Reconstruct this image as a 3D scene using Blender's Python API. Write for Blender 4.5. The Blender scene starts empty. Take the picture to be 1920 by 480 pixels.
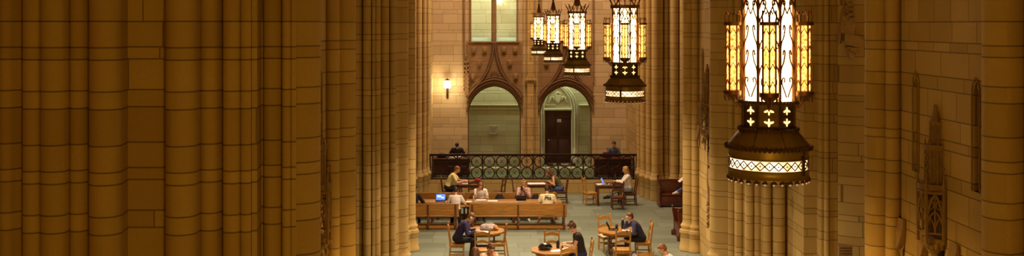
import bpy, bmesh, math, random
from mathutils import Vector, Matrix
random.seed(7)
PI = math.pi
scene = bpy.context.scene
COL = scene.collection
F, PX, PY, CAMZ, U = 1900.0, 903.0, 45.0, 6.7, 155.8
MIDX = 2.22                       # centre line of the nave
BAY = 15.84                       # pier to pier

# ------------------------------------------------------------ view / camera
vs = scene.view_settings
scene.display_settings.display_device = 'sRGB'
vs.view_transform = 'Standard'; vs.look = 'None'; vs.gamma = 1.0; vs.use_curve_mapping = False
vs.exposure = 0.8
cd = bpy.data.cameras.new('camera'); cam = bpy.data.objects.new('camera', cd); COL.objects.link(cam)
cam.location = (0, 0, CAMZ); cam.rotation_euler = (PI/2, 0, 0)
cd.sensor_width = 36; cd.lens = F/1920*36
cd.shift_x = (960-PX)/1920; cd.shift_y = -(240-PY)/1920
cd.clip_end = 200; cd.clip_start = .05
scene.camera = cam

# ------------------------------------------------------------ materials
class NT:
    def __init__(s, name):
        s.m = bpy.data.materials.new(name); s.m.use_nodes = True
        s.t = s.m.node_tree; s.n = s.t.nodes; s.l = s.t.links
        s.b = s.n['Principled BSDF']
    def node(s, t, **kw):
        n = s.n.new(t)
        for k, v in kw.items(): setattr(n, k, v)
        return n
    def link(s, a, b): s.l.new(a, b)
    def math(s, op, a, b=None, c=None):
        n = s.n.new('ShaderNodeMath'); n.operation = op
        for i, v in enumerate((a, b, c)):
            if v is None: continue
            if isinstance(v, (int, float)): n.inputs[i].default_value = v
            else: s.l.new(v, n.inputs[i])
        return n.outputs[0]
    def mix(s, fac, a, b, bt='MIX'):
        n = s.n.new('ShaderNodeMix'); n.data_type = 'RGBA'; n.blend_type = bt
        for i, v in ((0, fac), (6, a), (7, b)):
            if isinstance(v, (int, float)): n.inputs[i].default_value = v
            elif isinstance(v, tuple): n.inputs[i].default_value = (*v, 1)
            else: s.l.new(v, n.inputs[i])
        return n.outputs[2]
def noise(k, scale, vec=None, detail=3):
    n = k.node('ShaderNodeTexNoise'); n.inputs['Scale'].default_value = scale; n.inputs['Detail'].default_value = detail
    if vec is not None: k.link(vec, n.inputs['Vector'])
    return n
def plain(name, col, rough=.6, metal=0., var=.25, scale=8., bump=.15, emit=0., stretch=None, coat=0., ecol=None):
    k = NT(name); tc = k.node('ShaderNodeTexCoord'); v = tc.outputs['Object']
    if stretch:
        mp = k.node('ShaderNodeMapping'); mp.inputs['Scale'].default_value = stretch; k.link(v, mp.inputs['Vector']); v = mp.outputs[0]
    n = noise(k, scale, v)
    c = k.mix(n.outputs[0], tuple(x*(1-var) for x in col), tuple(min(1, x*(1+var)) for x in col))
    k.link(c, k.b.inputs['Base Color'])
    k.b.inputs['Roughness'].default_value = rough; k.b.inputs['Metallic'].default_value = metal
    if coat: k.b.inputs['Coat Weight'].default_value = coat
    if bump:
        bp = k.node('ShaderNodeBump'); bp.inputs['Strength'].default_value = bump; bp.inputs['Distance'].default_value = .01
        k.link(n.outputs[0], bp.inputs['Height']); k.link(bp.outputs[0], k.b.inputs['Normal'])
    if emit:
        if ecol: k.b.inputs['Emission Color'].default_value = (*ecol, 1)
        else: k.link(c, k.b.inputs['Emission Color'])
        k.b.inputs['Emission Strength'].default_value = emit
    return k.m
# course joints of the masonry, heights below eye level within one repeat
KA = .903                         # masonry survey units -> metres
PER = 1.489*KA; TS = [t*KA for t in (.282, .430, .809, 1.0205, 1.457)]
def stone(name, c1, c2, blocks=False, joint=.011, bw=.62, k_=1.0, jdark=.32):
    k = NT(name); geo = k.node('ShaderNodeNewGeometry'); sep = k.node('ShaderNodeSeparateXYZ')
    k.link(geo.outputs['Position'], sep.inputs[0]); X, Y, Z = sep.outputs
    q = k.math('DIVIDE', k.math('SUBTRACT', CAMZ, Z), PER*k_)
    fl = k.math('FLOOR', q); fr = k.math('MULTIPLY', k.math('SUBTRACT', q, fl), PER)
    idx = k.math('MULTIPLY', fl, 5.0); dist = None
    for t in TS:
        idx = k.math('ADD', idx, k.math('GREATER_THAN', fr, t))
        d = k.math('ABSOLUTE', k.math('SUBTRACT', fr, t)); dist = d if dist is None else k.math('MINIMUM', dist, d)
    def jl(d, w):
        mr = k.node('ShaderNodeMapRange'); mr.inputs['From Min'].default_value = w*.35; mr.inputs['From Max'].default_value = w
        mr.inputs['To Min'].default_value = 1; mr.inputs['To Max'].default_value = 0; mr.clamp = True
        k.link(d, mr.inputs['Value']); return mr.outputs[0]
    J = jl(dist, joint)
    wn = k.node('ShaderNodeTexWhiteNoise', noise_dimensions='1D'); k.link(idx, wn.inputs['W'])
    hv = wn.outputs['Value']
    if blocks:
        h = k.math('ADD', X, Y)
        w = k.math('ADD', bw*.7, k.math('MULTIPLY', hv, bw*.7))
        uu = k.math('ADD', k.math('DIVIDE', h, w), k.math('MULTIPLY', hv, 37.3))
        uf = k.math('FLOOR', uu); ufr = k.math('SUBTRACT', uu, uf)
        dv = k.math('MULTIPLY', k.math('MINIMUM', ufr, k.math('SUBTRACT', 1.0, ufr)), w)
        J = k.math('MAXIMUM', J, jl(dv, joint*.8))
        wn2 = k.node('ShaderNodeTexWhiteNoise', noise_dimensions='2D'); cb = k.node('ShaderNodeCombineXYZ')
        k.link(idx, cb.inputs[0]); k.link(uf, cb.inputs[1]); k.link(cb.outputs[0], wn2.inputs['Vector']); hv2 = wn2.outputs['Value']
    else:
        wn2 = k.node('ShaderNodeTexWhiteNoise', noise_dimensions='2D'); cb = k.node('ShaderNodeCombineXYZ')
        k.link(idx, cb.inputs[0]); k.link(k.math('FLOOR', k.math('MULTIPLY', X, 3.3)), cb.inputs[1]); k.link(cb.outputs[0], wn2.inputs['Vector'])
        hv2 = k.math('MULTIPLY', k.math('ADD', hv, wn2.outputs['Value']), .5)
    n1 = noise(k, 2.2, geo.outputs['Position'], 5); n2 = noise(k, 28, geo.outputs['Position'], 4)
    f = k.math('ADD', k.math('MULTIPLY', hv2, .62), k.math('MULTIPLY', n1.outputs[0], .38))
    base = k.mix(f, c1, c2)
    base = k.mix(k.math('MULTIPLY', n2.outputs[0], .22), base, tuple(x*.45 for x in c1))
    base = k.mix(k.math('MULTIPLY', J, 1-jdark), base, (.05, .022, .008))
    k.link(base, k.b.inputs['Base Color']); k.b.inputs['Roughness'].default_value = .82
    bp = k.node('ShaderNodeBump'); bp.inputs['Strength'].default_value = .5; bp.inputs['Distance'].default_value = .012
    hgt = k.math('SUBTRACT', k.math('MULTIPLY', n2.outputs[0], .16), J)
    k.link(hgt, bp.inputs['Height']); k.link(bp.outputs[0], k.b.inputs['Normal'])
    return k.m
def slate(name):
    k = NT(name); geo = k.node('ShaderNodeNewGeometry')
    br = k.node('ShaderNodeTexBrick'); k.link(geo.outputs['Position'], br.inputs['Vector'])
    br.offset = .37; br.offset_frequency = 2; br.squash = .7; br.squash_frequency = 3
    for nm, v in (('Scale', 1.), ('Mortar Size', .009), ('Mortar Smooth', .2), ('Bias', 0.), ('Brick Width', 1.1), ('Row Height', .62)): br.inputs[nm].default_value = v
    br.inputs['Color1'].default_value = (.15, .19, .145, 1); br.inputs['Color2'].default_value = (.25, .30, .24, 1); br.inputs['Mortar'].default_value = (.09, .085, .06, 1)
    n = noise(k, 3., geo.outputs['Position'], 5)
    c = k.mix(k.math('MULTIPLY', n.outputs[0], .5), br.outputs[0], (.16, .165, .115))
    k.link(c, k.b.inputs['Base Color']); k.b.inputs['Roughness'].default_value = .42
    bp = k.node('ShaderNodeBump'); bp.inputs['Strength'].default_value = .25; bp.inputs['Distance'].default_value = .01
    k.link(k.math('ADD', br.outputs[1], k.math('MULTIPLY', n.outputs[0], -.6)), bp.inputs['Height']); bp.invert = True
    k.link(bp.outputs[0], k.b.inputs['Normal'])
    return k.m
def wood(name, c1, c2, rough=.38, axis=(1, 12, 12), dark=None):
    k = NT(name); tc = k.node('ShaderNodeTexCoord'); mp = k.node('ShaderNodeMapping'); mp.inputs['Scale'].default_value = axis
    k.link(tc.outputs['Object'], mp.inputs[0]); n = noise(k, 3.2, mp.outputs[0], 6); n.inputs['Distortion'].default_value = .6
    rmp = k.node('ShaderNodeMapRange'); rmp.inputs['From Min'].default_value = .35; rmp.inputs['From Max'].default_value = .68; k.link(n.outputs[0], rmp.inputs[0])
    k.link(k.mix(rmp.outputs[0], c1, c2), k.b.inputs['Base Color']); k.b.inputs['Roughness'].default_value = rough
    bp = k.node('ShaderNodeBump'); bp.inputs['Strength'].default_value = .12; bp.inputs['Distance'].default_value = .004
    k.link(n.outputs[0], bp.inputs['Height']); k.link(bp.outputs[0], k.b.inputs['Normal'])
    return k.m
def glass_lit(name, c_hot, c_dim, s_hot, s_dim, scale=14, lo=.38, hi=.6):
    k = NT(name); tc = k.node('ShaderNodeTexCoord'); n = noise(k, scale, tc.outputs['Object'], 6)
    r = k.node('ShaderNodeMapRange'); r.inputs['From Min'].default_value = lo; r.inputs['From Max'].default_value = hi; k.link(n.outputs[0], r.inputs[0])
    k.link(k.mix(r.outputs[0], c_dim, c_hot), k.b.inputs['Emission Color'])
    k.link(k.math('ADD', s_dim, k.math('MULTIPLY', r.outputs[0], s_hot-s_dim)), k.b.inputs['Emission Strength'])
    k.b.inputs['Base Color'].default_value = (*c_dim, 1); k.b.inputs['Roughness'].default_value = .35
    return k.m
def weave(name, c1, c2, cell=.02, rough=.85, wid=.25):
    k = NT(name); tc = k.node('ShaderNodeTexCoord'); sp = k.node('ShaderNodeSeparateXYZ'); k.link(tc.outputs['Object'], sp.inputs[0])
    ls = []
    for i in (1, 2):
        f = k.math('FRACT', k.math('DIVIDE', sp.outputs[i], cell)); ls.append(k.math('LESS_THAN', f, wid))
    k.link(k.mix(k.math('MAXIMUM', ls[0], ls[1]), c1, c2), k.b.inputs['Base Color']); k.b.inputs['Roughness'].default_value = rough
    return k.m
def cloth(name, col, var=.22): return plain(name, col, .88, 0, var, 9, .6)
M = {}
S1, S2 = (.43, .278, .082), (.67, .475, .185)
M['shaft'] = stone('shaft_stone', S1, S2)
M['ashlar'] = stone('ashlar_stone', S1, S2, True, bw=.62)
M['endwall'] = stone('end_wall_stone', (.46, .335, .165), (.70, .54, .30), True, bw=.8, joint=.012, jdark=.5)
M['corridor'] = stone('corridor_stone', (.48, .45, .28), (.66, .62, .42), True, bw=.85, joint=.012, jdark=.55)
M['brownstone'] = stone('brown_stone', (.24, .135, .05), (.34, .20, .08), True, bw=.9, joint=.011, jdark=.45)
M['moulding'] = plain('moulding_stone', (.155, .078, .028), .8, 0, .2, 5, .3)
M['carved'] = plain('carved_stone', (.32, .20, .08), .85, 0, .3, 9, .5)
M['carved_dark'] = plain('carved_dark_stone', (.27, .165, .06), .85, 0, .4, 12, .6)
M['pale_carved'] = plain('pale_carved_stone', (.58, .56, .40), .8, 0, .15, 7, .3)
M['recess_shade'] = plain('recess_shade_stone', (.10, .05, .02), .9, 0, .2, 5, .2)  # deep shade of niche and canopy put into the stone colour
M['slate'] = slate('slate_floor')
M['slate_dark'] = plain('dark_green_slate', (.085, .115, .055), .5, 0, .3, 3, .2)
M['plaster'] = plain('vault_plaster', (.5, .36, .18), .9, 0, .15, 2, .1)
M['oak'] = wood('oak', (.25, .105, .017), (.45, .215, .042))
M['oak_chair'] = wood('oak_chair', (.34, .155, .026), (.58, .30, .062), axis=(9, 9, 1.2))
M['walnut'] = wood('walnut', (.075, .022, .009), (.17, .055, .018), axis=(9, 9, 1.2))
M['mahogany'] = wood('mahogany', (.06, .010, .005), (.13, .026, .010), .3, axis=(9, 9, 1.2))
M['door_wood'] = wood('door_wood', (.035, .006, .003), (.065, .013, .006), .5, axis=(9, 9, 1.))
M['seat'] = plain('cream_leather', (.55, .45, .30), .5)
M['seat_brown'] = plain('brown_leather', (.30, .13, .05), .45)
M['iron'] = plain('wrought_iron', (.035, .014, .008), .5, .6, .3, 20, .3)
M['bronze'] = plain('lantern_bronze', (.25, .17, .06), .45, .35, .4, 9, .4)
M['bronze_dark'] = plain('lantern_bronze_dark', (.075, .036, .014), .5, .35, .4, 14, .3)
M['gilt'] = plain('gilt_tracery', (.17, .075, .02), .45, .7, .4, 14, .3)
M['glass_hot'] = glass_lit('lamp_glass', (1, .78, .40), (1, .60, .20), 7.0, 2.6, 6)
M['glass_amber'] = glass_lit('amber_glass', (1, .60, .17), (.85, .28, .03), 3.4, .8, 48)
def clear_amber(m):
    t = m.node_tree; b = t.nodes['Principled BSDF']; out = t.nodes['Material Output']
    tr = t.nodes.new('ShaderNodeBsdfTransparent'); tr.inputs[0].default_value = (1, .80, .42, 1); mx = t.nodes.new('ShaderNodeMixShader'); mx.inputs[0].default_value = .34
    t.links.new(tr.outputs[0], mx.inputs[1]); t.links.new(b.outputs[0], mx.inputs[2]); t.links.new(mx.outputs[0], out.inputs[0])
clear_amber(M['glass_amber'])
M['glass_band'] = glass_lit('band_glass', (1, .74, .42), (1, .55, .22), 1.9, .8, 9)
M['glass_fleur'] = glass_lit('fleur_glass', (1, .66, .20), (1, .5, .12), 1.5, .9, 8)
M['glass_drop'] = plain('drop_glass', (1., .70, .50), .15, 0, .1, 10, 0, .12)
M['sconce_glass'] = plain('sconce_glass', (1., .86, .56), .4, 0, .05, 10, 0, 6.0)
M['white_paper'] = plain('paper', (.82, .78, .72), .8, 0, .06, 30, .1)
M['sign_print'] = plain('sign_print', (.40, .40, .36), .7)
M['black_plastic'] = plain('black_plastic', (.015, .012, .014), .35, 0, .3)
M['dark_metal'] = plain('dark_metal', (.05, .045, .05), .35, .7)
M['silver'] = plain('silver_plastic', (.55, .55, .58), .35, .4, .05)
M['screen'] = plain('laptop_screen', (.10, .22, .75), .3, 0, .12, 14, 0, .75)
M['screen_win'] = plain('screen_window', (.45, .6, .9), .3, 0, .02, 14, 0, .7)
M['purple'] = plain('purple_shell', (.16, .02, .17), .35, .2)
M['helmet'] = plain('glossy_black_shell', (.012, .010, .014), .15, 0, .2, 8, .2, coat=.8)
M['bag_grey'] = cloth('grey_canvas', (.42, .36, .38))
M['bag_tan'] = cloth('tan_leather', (.45, .20, .06))
M['bag_white'] = weave('patterned_canvas', (.6, .58, .62), (.12, .12, .25), .05, wid=.3)
M['red'] = cloth('red_cloth', (.33, .02, .02))
M['blue_print'] = plain('blue_folder', (.05, .07, .45), .5)
M['skin'] = plain('skin', (.62, .33, .20), .5, 0, .08, 20, .1)
M['skin_deep'] = plain('skin_tan', (.50, .25, .14), .5, 0, .08, 20, .1)
M['lip'] = plain('lips', (.45, .14, .10), .5)
M['eye'] = plain('eye_dark', (.03, .02, .02), .2)
for nm, c in dict(blond=(.46, .26, .08), brown=(.10, .038, .015), dark=(.022, .010, .007), ginger=(.24, .09, .025), lightbrown=(.17, .075, .025)).items():
    M['hair_'+nm] = plain('hair_'+nm, c, .55, 0, .45, 30, .8, stretch=(1, 1, .2))
for nm, c in dict(yellow=(.86, .74, .34), white=(.88, .85, .83), black=(.016, .010, .012), navy=(.022, .016, .085), navy2=(.030, .030, .085), cream=(.80, .68, .42),
                  olive=(.10, .085, .03), jeans=(.07, .10, .28), greyjean=(.22, .24, .27), blackpant=(.014, .012, .014), grey=(.10, .11, .12), pale=(.78, .56, .40), shoe=(.75, .72, .70), darkshoe=(.03, .02, .02), knit=(.82, .74, .66)).items():
    M[nm] = cloth('cloth_'+nm, c)
M['plaid'] = weave('plaid_shirt', (.75, .66, .62), (.36, .10, .10), .045, wid=.35)
M['check'] = weave('checked_shirt', (.80, .75, .72), (.60, .52, .54), .035, wid=.22)

# ------------------------------------------------------------ mesh builder
def rot_to(d):
    return Vector((0, 0, 1)).rotation_difference(Vector(d).normalized()).to_matrix().to_4x4()
class MB:
    def __init__(s): s.bm = bmesh.new()
    def _xf(s, vs_, m):
        for v in vs_: v.co = m @ v.co
    def box(s, c, size, rot=None, bev=0.0):
        m = Matrix.Translation(c) @ (rot if rot is not None else Matrix.Identity(4)) @ Matrix.Diagonal((*size, 1))
        r = bmesh.ops.create_cube(s.bm, size=1, matrix=m)
        if bev:
            es = list({e for v in r['verts'] for e in v.link_edges})
            bmesh.ops.bevel(s.bm, geom=es, offset=bev, segments=2, affect='EDGES', profile=.5)
        return s
    def cyl(s, a, b, r0, r1=None, seg=12, cap=True):
        a, b = Vector(a), Vector(b); r1 = r0 if r1 is None else r1
        d = b-a
        if d.length < 1e-6: return s
        m = Matrix.Translation((a+b)/2) @ rot_to(d)
        bmesh.ops.create_cone(s.bm, cap_ends=cap, segments=seg, radius1=r0, radius2=r1, depth=d.length, matrix=m)
        return s
    def sph(s, c, r, seg=14, rot=None):
        if isinstance(r, (int, float)): r = (r, r, r)
        m = Matrix.Translation(c) @ (rot if rot is not None else Matrix.Identity(4)) @ Matrix.Diagonal((*r, 1))
        bmesh.ops.create_uvsphere(s.bm, u_segments=seg, v_segments=max(6, seg*2//3), radius=1, matrix=m); return s
    def cap(s, a, b, r0, r1=None, seg=12):
        r1 = r0 if r1 is None else r1
        s.cyl(a, b, r0, r1, seg); s.sph(a, r0, seg); s.sph(b, r1, seg); return s
    def tube(s, pts, r, seg=8, closed=False, r1=None, flat=1.0):
        pts = [Vector(p) for p in pts]; n = len(pts); rings = []; up = None
        for i, p in enumerate(pts):
            if closed: d = pts[(i+1) % n]-pts[i-1]
            else: d = pts[min(i+1, n-1)]-pts[max(i-1, 0)]
            if d.length < 1e-9: d = Vector((0, 0, 1))
            d.normalize()
            if up is None:
                up = Vector((0, 0, 1)) if abs(d.z) < .9 else Vector((1, 0, 0))
            up = (up-d*up.dot(d))
            if up.length < 1e-6: up = d.orthogonal()
            up.normalize(); sd = d.cross(up)
            rr = r if r1 is None else r+(r1-r)*i/max(1, n-1)
            rings.append([s.bm.verts.new(p+(up*math.cos(t)+sd*math.sin(t)*flat)*rr) for t in [2*PI*k/seg for k in range(seg)]])
        m = n if closed else n-1
        for i in range(m):
            A, B = rings[i], rings[(i+1) % n]
            for k in range(seg): s.bm.faces.new((A[k], A[(k+1) % seg], B[(k+1) % seg], B[k]))
        if not closed:
            s.bm.faces.new(rings[0][::-1]); s.bm.faces.new(rings[-1])
        return s
    def lathe(s, prof, seg=24, c=(0, 0, 0), a0=0, a1=2*PI, cap=True):
        full = abs(a1-a0-2*PI) < 1e-6; n = seg if full else seg+1; rings = []
        for r, z in prof:
            rings.append([s.bm.verts.new((c[0]+r*math.cos(a0+(a1-a0)*k/seg), c[1]+r*math.sin(a0+(a1-a0)*k/seg), c[2]+z)) for k in range(n)])
        for i in range(len(rings)-1):
            A, B = rings[i], rings[i+1]
            for k in range(seg):
                k2 = (k+1) % n
                s.bm.faces.new((A[k], A[k2], B[k2], B[k]))
        if cap and full:
            s.bm.faces.new(rings[0][::-1]); s.bm.faces.new(rings[-1])
        return s
    def prism(s, poly, z0, z1, ax='z', m=None):
        def P(p, z): return {'z': (p[0], p[1], z), 'y': (p[0], z, p[1]), 'x': (z, p[0], p[1])}[ax]
        A = [s.bm.verts.new(P(p, z0)) for p in poly]; B = [s.bm.verts.new(P(p, z1)) for p in poly]
        n = len(poly); fs = [s.bm.faces.new(A[::-1]), s.bm.faces.new(B)]
        for i in range(n): fs.append(s.bm.faces.new((A[i], A[(i+1) % n], B[(i+1) % n], B[i])))
        if m is not None: s._xf(A+B, m)
        return s
    def loft(s, secs, seg=18):
        # secs: (centre, side axis, forward axis, r_side, r_fwd)
        rings = []
        for c, sx, fx, a, b in secs:
            rings.append([s.bm.verts.new(Vector(c)+Vector(sx)*a*math.cos(2*PI*k/seg)+Vector(fx)*b*math.sin(2*PI*k/seg)) for k in range(seg)])
        for i in range(len(rings)-1):
            A, B = rings[i], rings[i+1]
            for k in range(seg): s.bm.faces.new((A[k], A[(k+1) % seg], B[(k+1) % seg], B[k]))
        s.bm.faces.new(rings[0][::-1]); s.bm.faces.new(rings[-1]); return s
    def build(s, name, mat, parent=None, smooth=True, loc=None, mats=None):
        bm = s.bm; bmesh.ops.recalc_face_normals(bm, faces=bm.faces)
        me = bpy.data.meshes.new(name); bm.to_mesh(me); bm.free()
        me.materials.append(M[mat] if isinstance(mat, str) else mat)
        if smooth: smoothed(me)
        o = bpy.data.objects.new(name, me); COL.objects.link(o)
        if parent is not None: o.parent = parent
        if loc is not None: o.location = loc
        return o
def smoothed(me, ang=40):
    for p in me.polygons: p.use_smooth = True
    try: me.set_sharp_from_angle(angle=math.radians(ang))
    except Exception: pass
def tag(o, label=None, cat=None, group=None, kind=None):
    if label: o['label'] = label
    if cat: o['category'] = cat
    if group: o['group'] = group
    if kind: o['kind'] = kind
    return o
def empty(name, loc=(0, 0, 0), rz=0, label=None, cat=None, group=None):
    o = bpy.data.objects.new(name, None); COL.objects.link(o); o.location = loc; o.rotation_euler = (0, 0, rz)
    o.empty_display_size = .1
    return tag(o, label, cat, group)
def copy_tree(o, parent=None):
    c = o.copy(); COL.objects.link(c)
    if parent is not None: c.parent = parent
    for ch in list(o.children): copy_tree(ch, c)
    return c
def voxel(mb, name, mat, parent, size=.009, smooth_it=2, fac=.5):
    """fuse overlapping closed shapes into one continuous skin"""
    me = bpy.data.meshes.new(name); bmesh.ops.recalc_face_normals(mb.bm, faces=mb.bm.faces); mb.bm.to_mesh(me); mb.bm.free()
    t = bpy.data.objects.new('t', me); COL.objects.link(t)
    r = t.modifiers.new('r', 'REMESH'); r.mode = 'VOXEL'; r.voxel_size = size; r.adaptivity = 0
    if smooth_it:
        sm = t.modifiers.new('s', 'SMOOTH'); sm.factor = fac; sm.iterations = smooth_it
    dg = bpy.context.evaluated_depsgraph_get(); dg.update()
    m2 = bpy.data.meshes.new_from_object(t.evaluated_get(dg)); m2.name = name
    bpy.data.objects.remove(t); bpy.data.meshes.remove(me)
    m2.materials.clear(); m2.materials.append(M[mat])
    for p in m2.polygons: p.use_smooth = True; p.material_index = 0
    o = bpy.data.objects.new(name, m2); COL.objects.link(o)
    if parent is not None: o.parent = parent
    return o
def text_mesh(txt, size, extr, mat, name, parent=None, align='CENTER', shear=0, bold=0):
    c = bpy.data.curves.new(name, 'FONT'); c.body = txt; c.size = size; c.extrude = extr; c.align_x = align; c.align_y = 'CENTER'; c.shear = shear; c.offset = bold; c.resolution_u = 3
    t = bpy.data.objects.new('t', c); COL.objects.link(t)
    dg = bpy.context.evaluated_depsgraph_get(); dg.update()
    me = bpy.data.meshes.new_from_object(t.evaluated_get(dg)); me.name = name; bpy.data.objects.remove(t)
    me.materials.clear(); me.materials.append(M[mat])
    o = bpy.data.objects.new(name, me); COL.objects.link(o)
    if parent is not None: o.parent = parent
    return o
def W(x, s, z=None, y=None):
    """pixel column x at scale s (px per metre) -> world X, Y"""
    return ((x-PX)/s, F/s)
def gothic(a, zs, za, n=12, cx=0.):
    """two-centred arch from left springer over apex to right springer, in (x,z)"""
    h = za-zs; R = (a*a+h*h)/(2*a); th = math.asin(min(1, h/R)) if h <= R else PI/2
    L = []
    for i in range(n+1):
        t = th*i/n; L.append((cx-a+R-R*math.cos(t), zs+R*math.sin(t)))
    Rr = [(2*cx-x, z) for x, z in L[::-1]][1:]
    return L+Rr
# ------------------------------------------------------------ piers
def pr(x, r): return ((x-PX)/(U*r), F/(U*r))
def arc_pts(p0, p1, b, sgn, n=10):
    p0, p1 = Vector(p0), Vector(p1); ch = p1-p0; L = ch.length; h = b*L/2
    nrm = Vector((ch.y, -ch.x)).normalized()*sgn
    if h < 1e-5: return [p0, p1]
    R = (L*L/4+h*h)/(2*h); c = (p0+p1)/2+nrm*(h-R); out = []
    a = math.asin(min(1, L/2/R)); a = a if h <= R else PI-a
    ux = ch.normalized()
    for i in range(n+1):
        t = -a+2*a*i/n; out.append(c+ux*math.sin(t)*R+nrm*math.cos(t)*R)
    return out
def strip(bm, pts, z0, z1, mi):
    A = [bm.verts.new((p[0], p[1], z0)) for p in pts]; B = [bm.verts.new((p[0], p[1], z1)) for p in pts]
    for i in range(len(pts)-1):
        f = bm.faces.new((A[i], A[i+1], B[i+1], B[i])); f.material_index = mi
def recessed_wall(bm, P0, P1, z0, z1, holes, inn, mi, mi_hole):
    """vertical wall from P0 to P1 with pockets (u0,u1,z0,z1,depth,pointed); inn = unit vector into the wall"""
    P0, P1, inn = Vector(P0), Vector(P1), Vector(inn); L = (P1-P0).length; d = (P1-P0)/L
    us = sorted({0, L}|{h[0] for h in holes}|{h[1] for h in holes}); zs = sorted({z0, z1}|{h[2] for h in holes}|{h[3] for h in holes})
    def V(u, z, dep=0):
        p = P0+d*u+inn*dep; return bm.verts.new((p.x, p.y, z))
    for i in range(len(us)-1):
        for j in range(len(zs)-1):
            um, zm = (us[i]+us[i+1])/2, (zs[j]+zs[j+1])/2
            if any(h[0] < um < h[1] and h[2] < zm < h[3] for h in holes): continue
            f = bm.faces.new((V(us[i], zs[j]), V(us[i+1], zs[j]), V(us[i+1], zs[j+1]), V(us[i], zs[j+1]))); f.material_index = mi
    for u0, u1, a, b, dep, pt in holes:
        def q(*c):
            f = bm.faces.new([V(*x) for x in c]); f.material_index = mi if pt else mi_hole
        q((u0, a, dep), (u1, a, dep), (u1, b, dep), (u0, b, dep))
        q((u0, a, 0), (u0, a, dep), (u0, b, dep), (u0, b, 0)); q((u1, a, 0), (u1, a, dep), (u1, b, dep), (u1, b, 0))
        q((u0, b, 0), (u1, b, 0), (u1, b, dep), (u0, b, dep)); q((u0, a-.12, 0), (u1, a-.12, 0), (u1, a, dep), (u0, a, dep))
        if pt:   # stone spandrels that bring the top of the opening to a point
            um = (u0+u1)/2; w = (u1-u0)*.9
            for s_, u in ((1, u0), (-1, u1)):
                f = bm.faces.new((V(u, b-w, -.004), V(u+s_*(u1-u0)*.3, b-w*.35, -.004), V(um, b, -.004), V(u, b, -.004))); f.material_index = mi
SLITS = [14.46, 16.46]; NICHE = 15.65
ARC_BASES = []
def base_lathe(mb, c, r, zb=0.0, k=1.0, zk=.70):
    pf = [(r+.15*k, 0), (r+.15*k, .12), (r+.11*k, .16), (r+.10*k, .62), (r+.145*k, .66), (r+.15*k, .71), (r+.115*k, .77), (r+.06*k, .80), (r+.055*k, .86),
          (r+.09*k, .90), (r+.085*k, .95), (r+.03*k, .985), (r+.01*k, 1.03), (r*.98, 1.08)]
    if zb == 0: pf = [(r+.05, 0), (r+.05, .70), (r+.075, .72), (r+.07, .78), (r+.03, .83), (r+.01, 1.0), (r*.98, 1.14)]
    mb.lathe([(a_, b_*zk) for a_, b_ in pf], 16, (c[0], c[1], zb), cap=False)
def make_pier(name, els, sgn, label, zb=-.72, zt=16.5, bases=True, back=None, bscale=.7):
    """els: ('a',P0,P1,bulge) shaft | ('l',P0,P1) flat | ('w',P0,P1,holes) nave face; back: closing points"""
    bm = bmesh.new(); outline = []; mb = MB()
    prev = None
    for e in els:
        p0, p1 = Vector(e[1]), Vector(e[2])
        nrm = Vector(((p1-p0).y, -(p1-p0).x)).normalized()*sgn
        if prev is not None and (p0-prev).length > .004:
            mid = (prev+p0)/2 - nrm*min(.20, .11+.6*(p0-prev).length)
            strip(bm, [prev, mid, p0], zb, zt, 0); outline += [mid]
        if e[0] == 'a':
            pts = arc_pts(p0, p1, e[3], sgn); strip(bm, pts, zb, zt, 0); outline += pts
            if bases and (len(e) < 5 or e[4]):
                r = (p1-p0).length/2; c = (p0+p1)/2
                if e[3] < .95: c = c - nrm*r*(1-e[3])*.6
                base_lathe(mb, c, r, zb, bscale, 1.10 if zb == 0 else .88)
        elif e[0] == 'l':
            strip(bm, [p0, p1], zb, zt, 1); outline += [p0, p1]
        else:
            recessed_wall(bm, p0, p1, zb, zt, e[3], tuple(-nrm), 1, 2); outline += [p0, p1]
        prev = p1
    ring = [prev]+[Vector(b) for b in (back or [])]+[Vector(els[0][1])]
    strip(bm, ring, zb, zt, 1)
    me = bpy.data.meshes.new(name); 
    # base mouldings join the same mesh
    if bases:
        bmesh.ops.recalc_face_normals(mb.bm, faces=mb.bm.faces)
        tm = bpy.data.meshes.new('t'); mb.bm.to_mesh(tm)
        n0 = len(bm.faces); bm.from_mesh(tm); bpy.data.meshes.remove(tm)
        bm.faces.ensure_lookup_table()
        for f in bm.faces[n0:]: f.material_index = 3
    mb.bm.free()
    bmesh.ops.remove_doubles(bm, verts=bm.verts, dist=.0005); bm.to_mesh(me); bm.free()
    for m_ in ('shaft', 'ashlar', 'recess_shade', 'shaft'): me.materials.append(M[m_])
    smoothed(me, 50)
    o = bpy.data.objects.new(name, me); COL.objects.link(o)
    return tag(o, label, 'stone pier', 'stone piers along the nave', 'structure')
def nave_bits(dy, side):
    fx = (lambda x: x) if side < 0 else (lambda x: 2*MIDX-x)
    Y0, Y1 = 13.75, 17.05
    hs = [(y-.085-Y0, y+.085-Y0, 4.30, 5.86, .28, True) for y in SLITS]+[(NICHE-.20-Y0, NICHE+.20-Y0, .9, 4.25, .30, False)]
    def P(x, y): return (fx(x), y+dy)
    return [('a', P(-2.33, 12.93), P(-2.33, 13.45), .9), ('w', P(-2.62, Y0), P(-2.62, Y1), hs),
            ('a', P(-2.60, 17.08), P(-2.42, 17.22), .95), ('a', P(-2.42, 17.24), P(-2.29, 17.62), .95), ('a', P(-2.44, 17.72), P(-2.80, 17.90), .8)]
def jamb(lst):
    return [(e[0], pr(e[1], e[2]), pr(e[3], e[4]))+(tuple(e[5:]) if e[0] == 'a' else ()) for e in lst]
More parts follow.
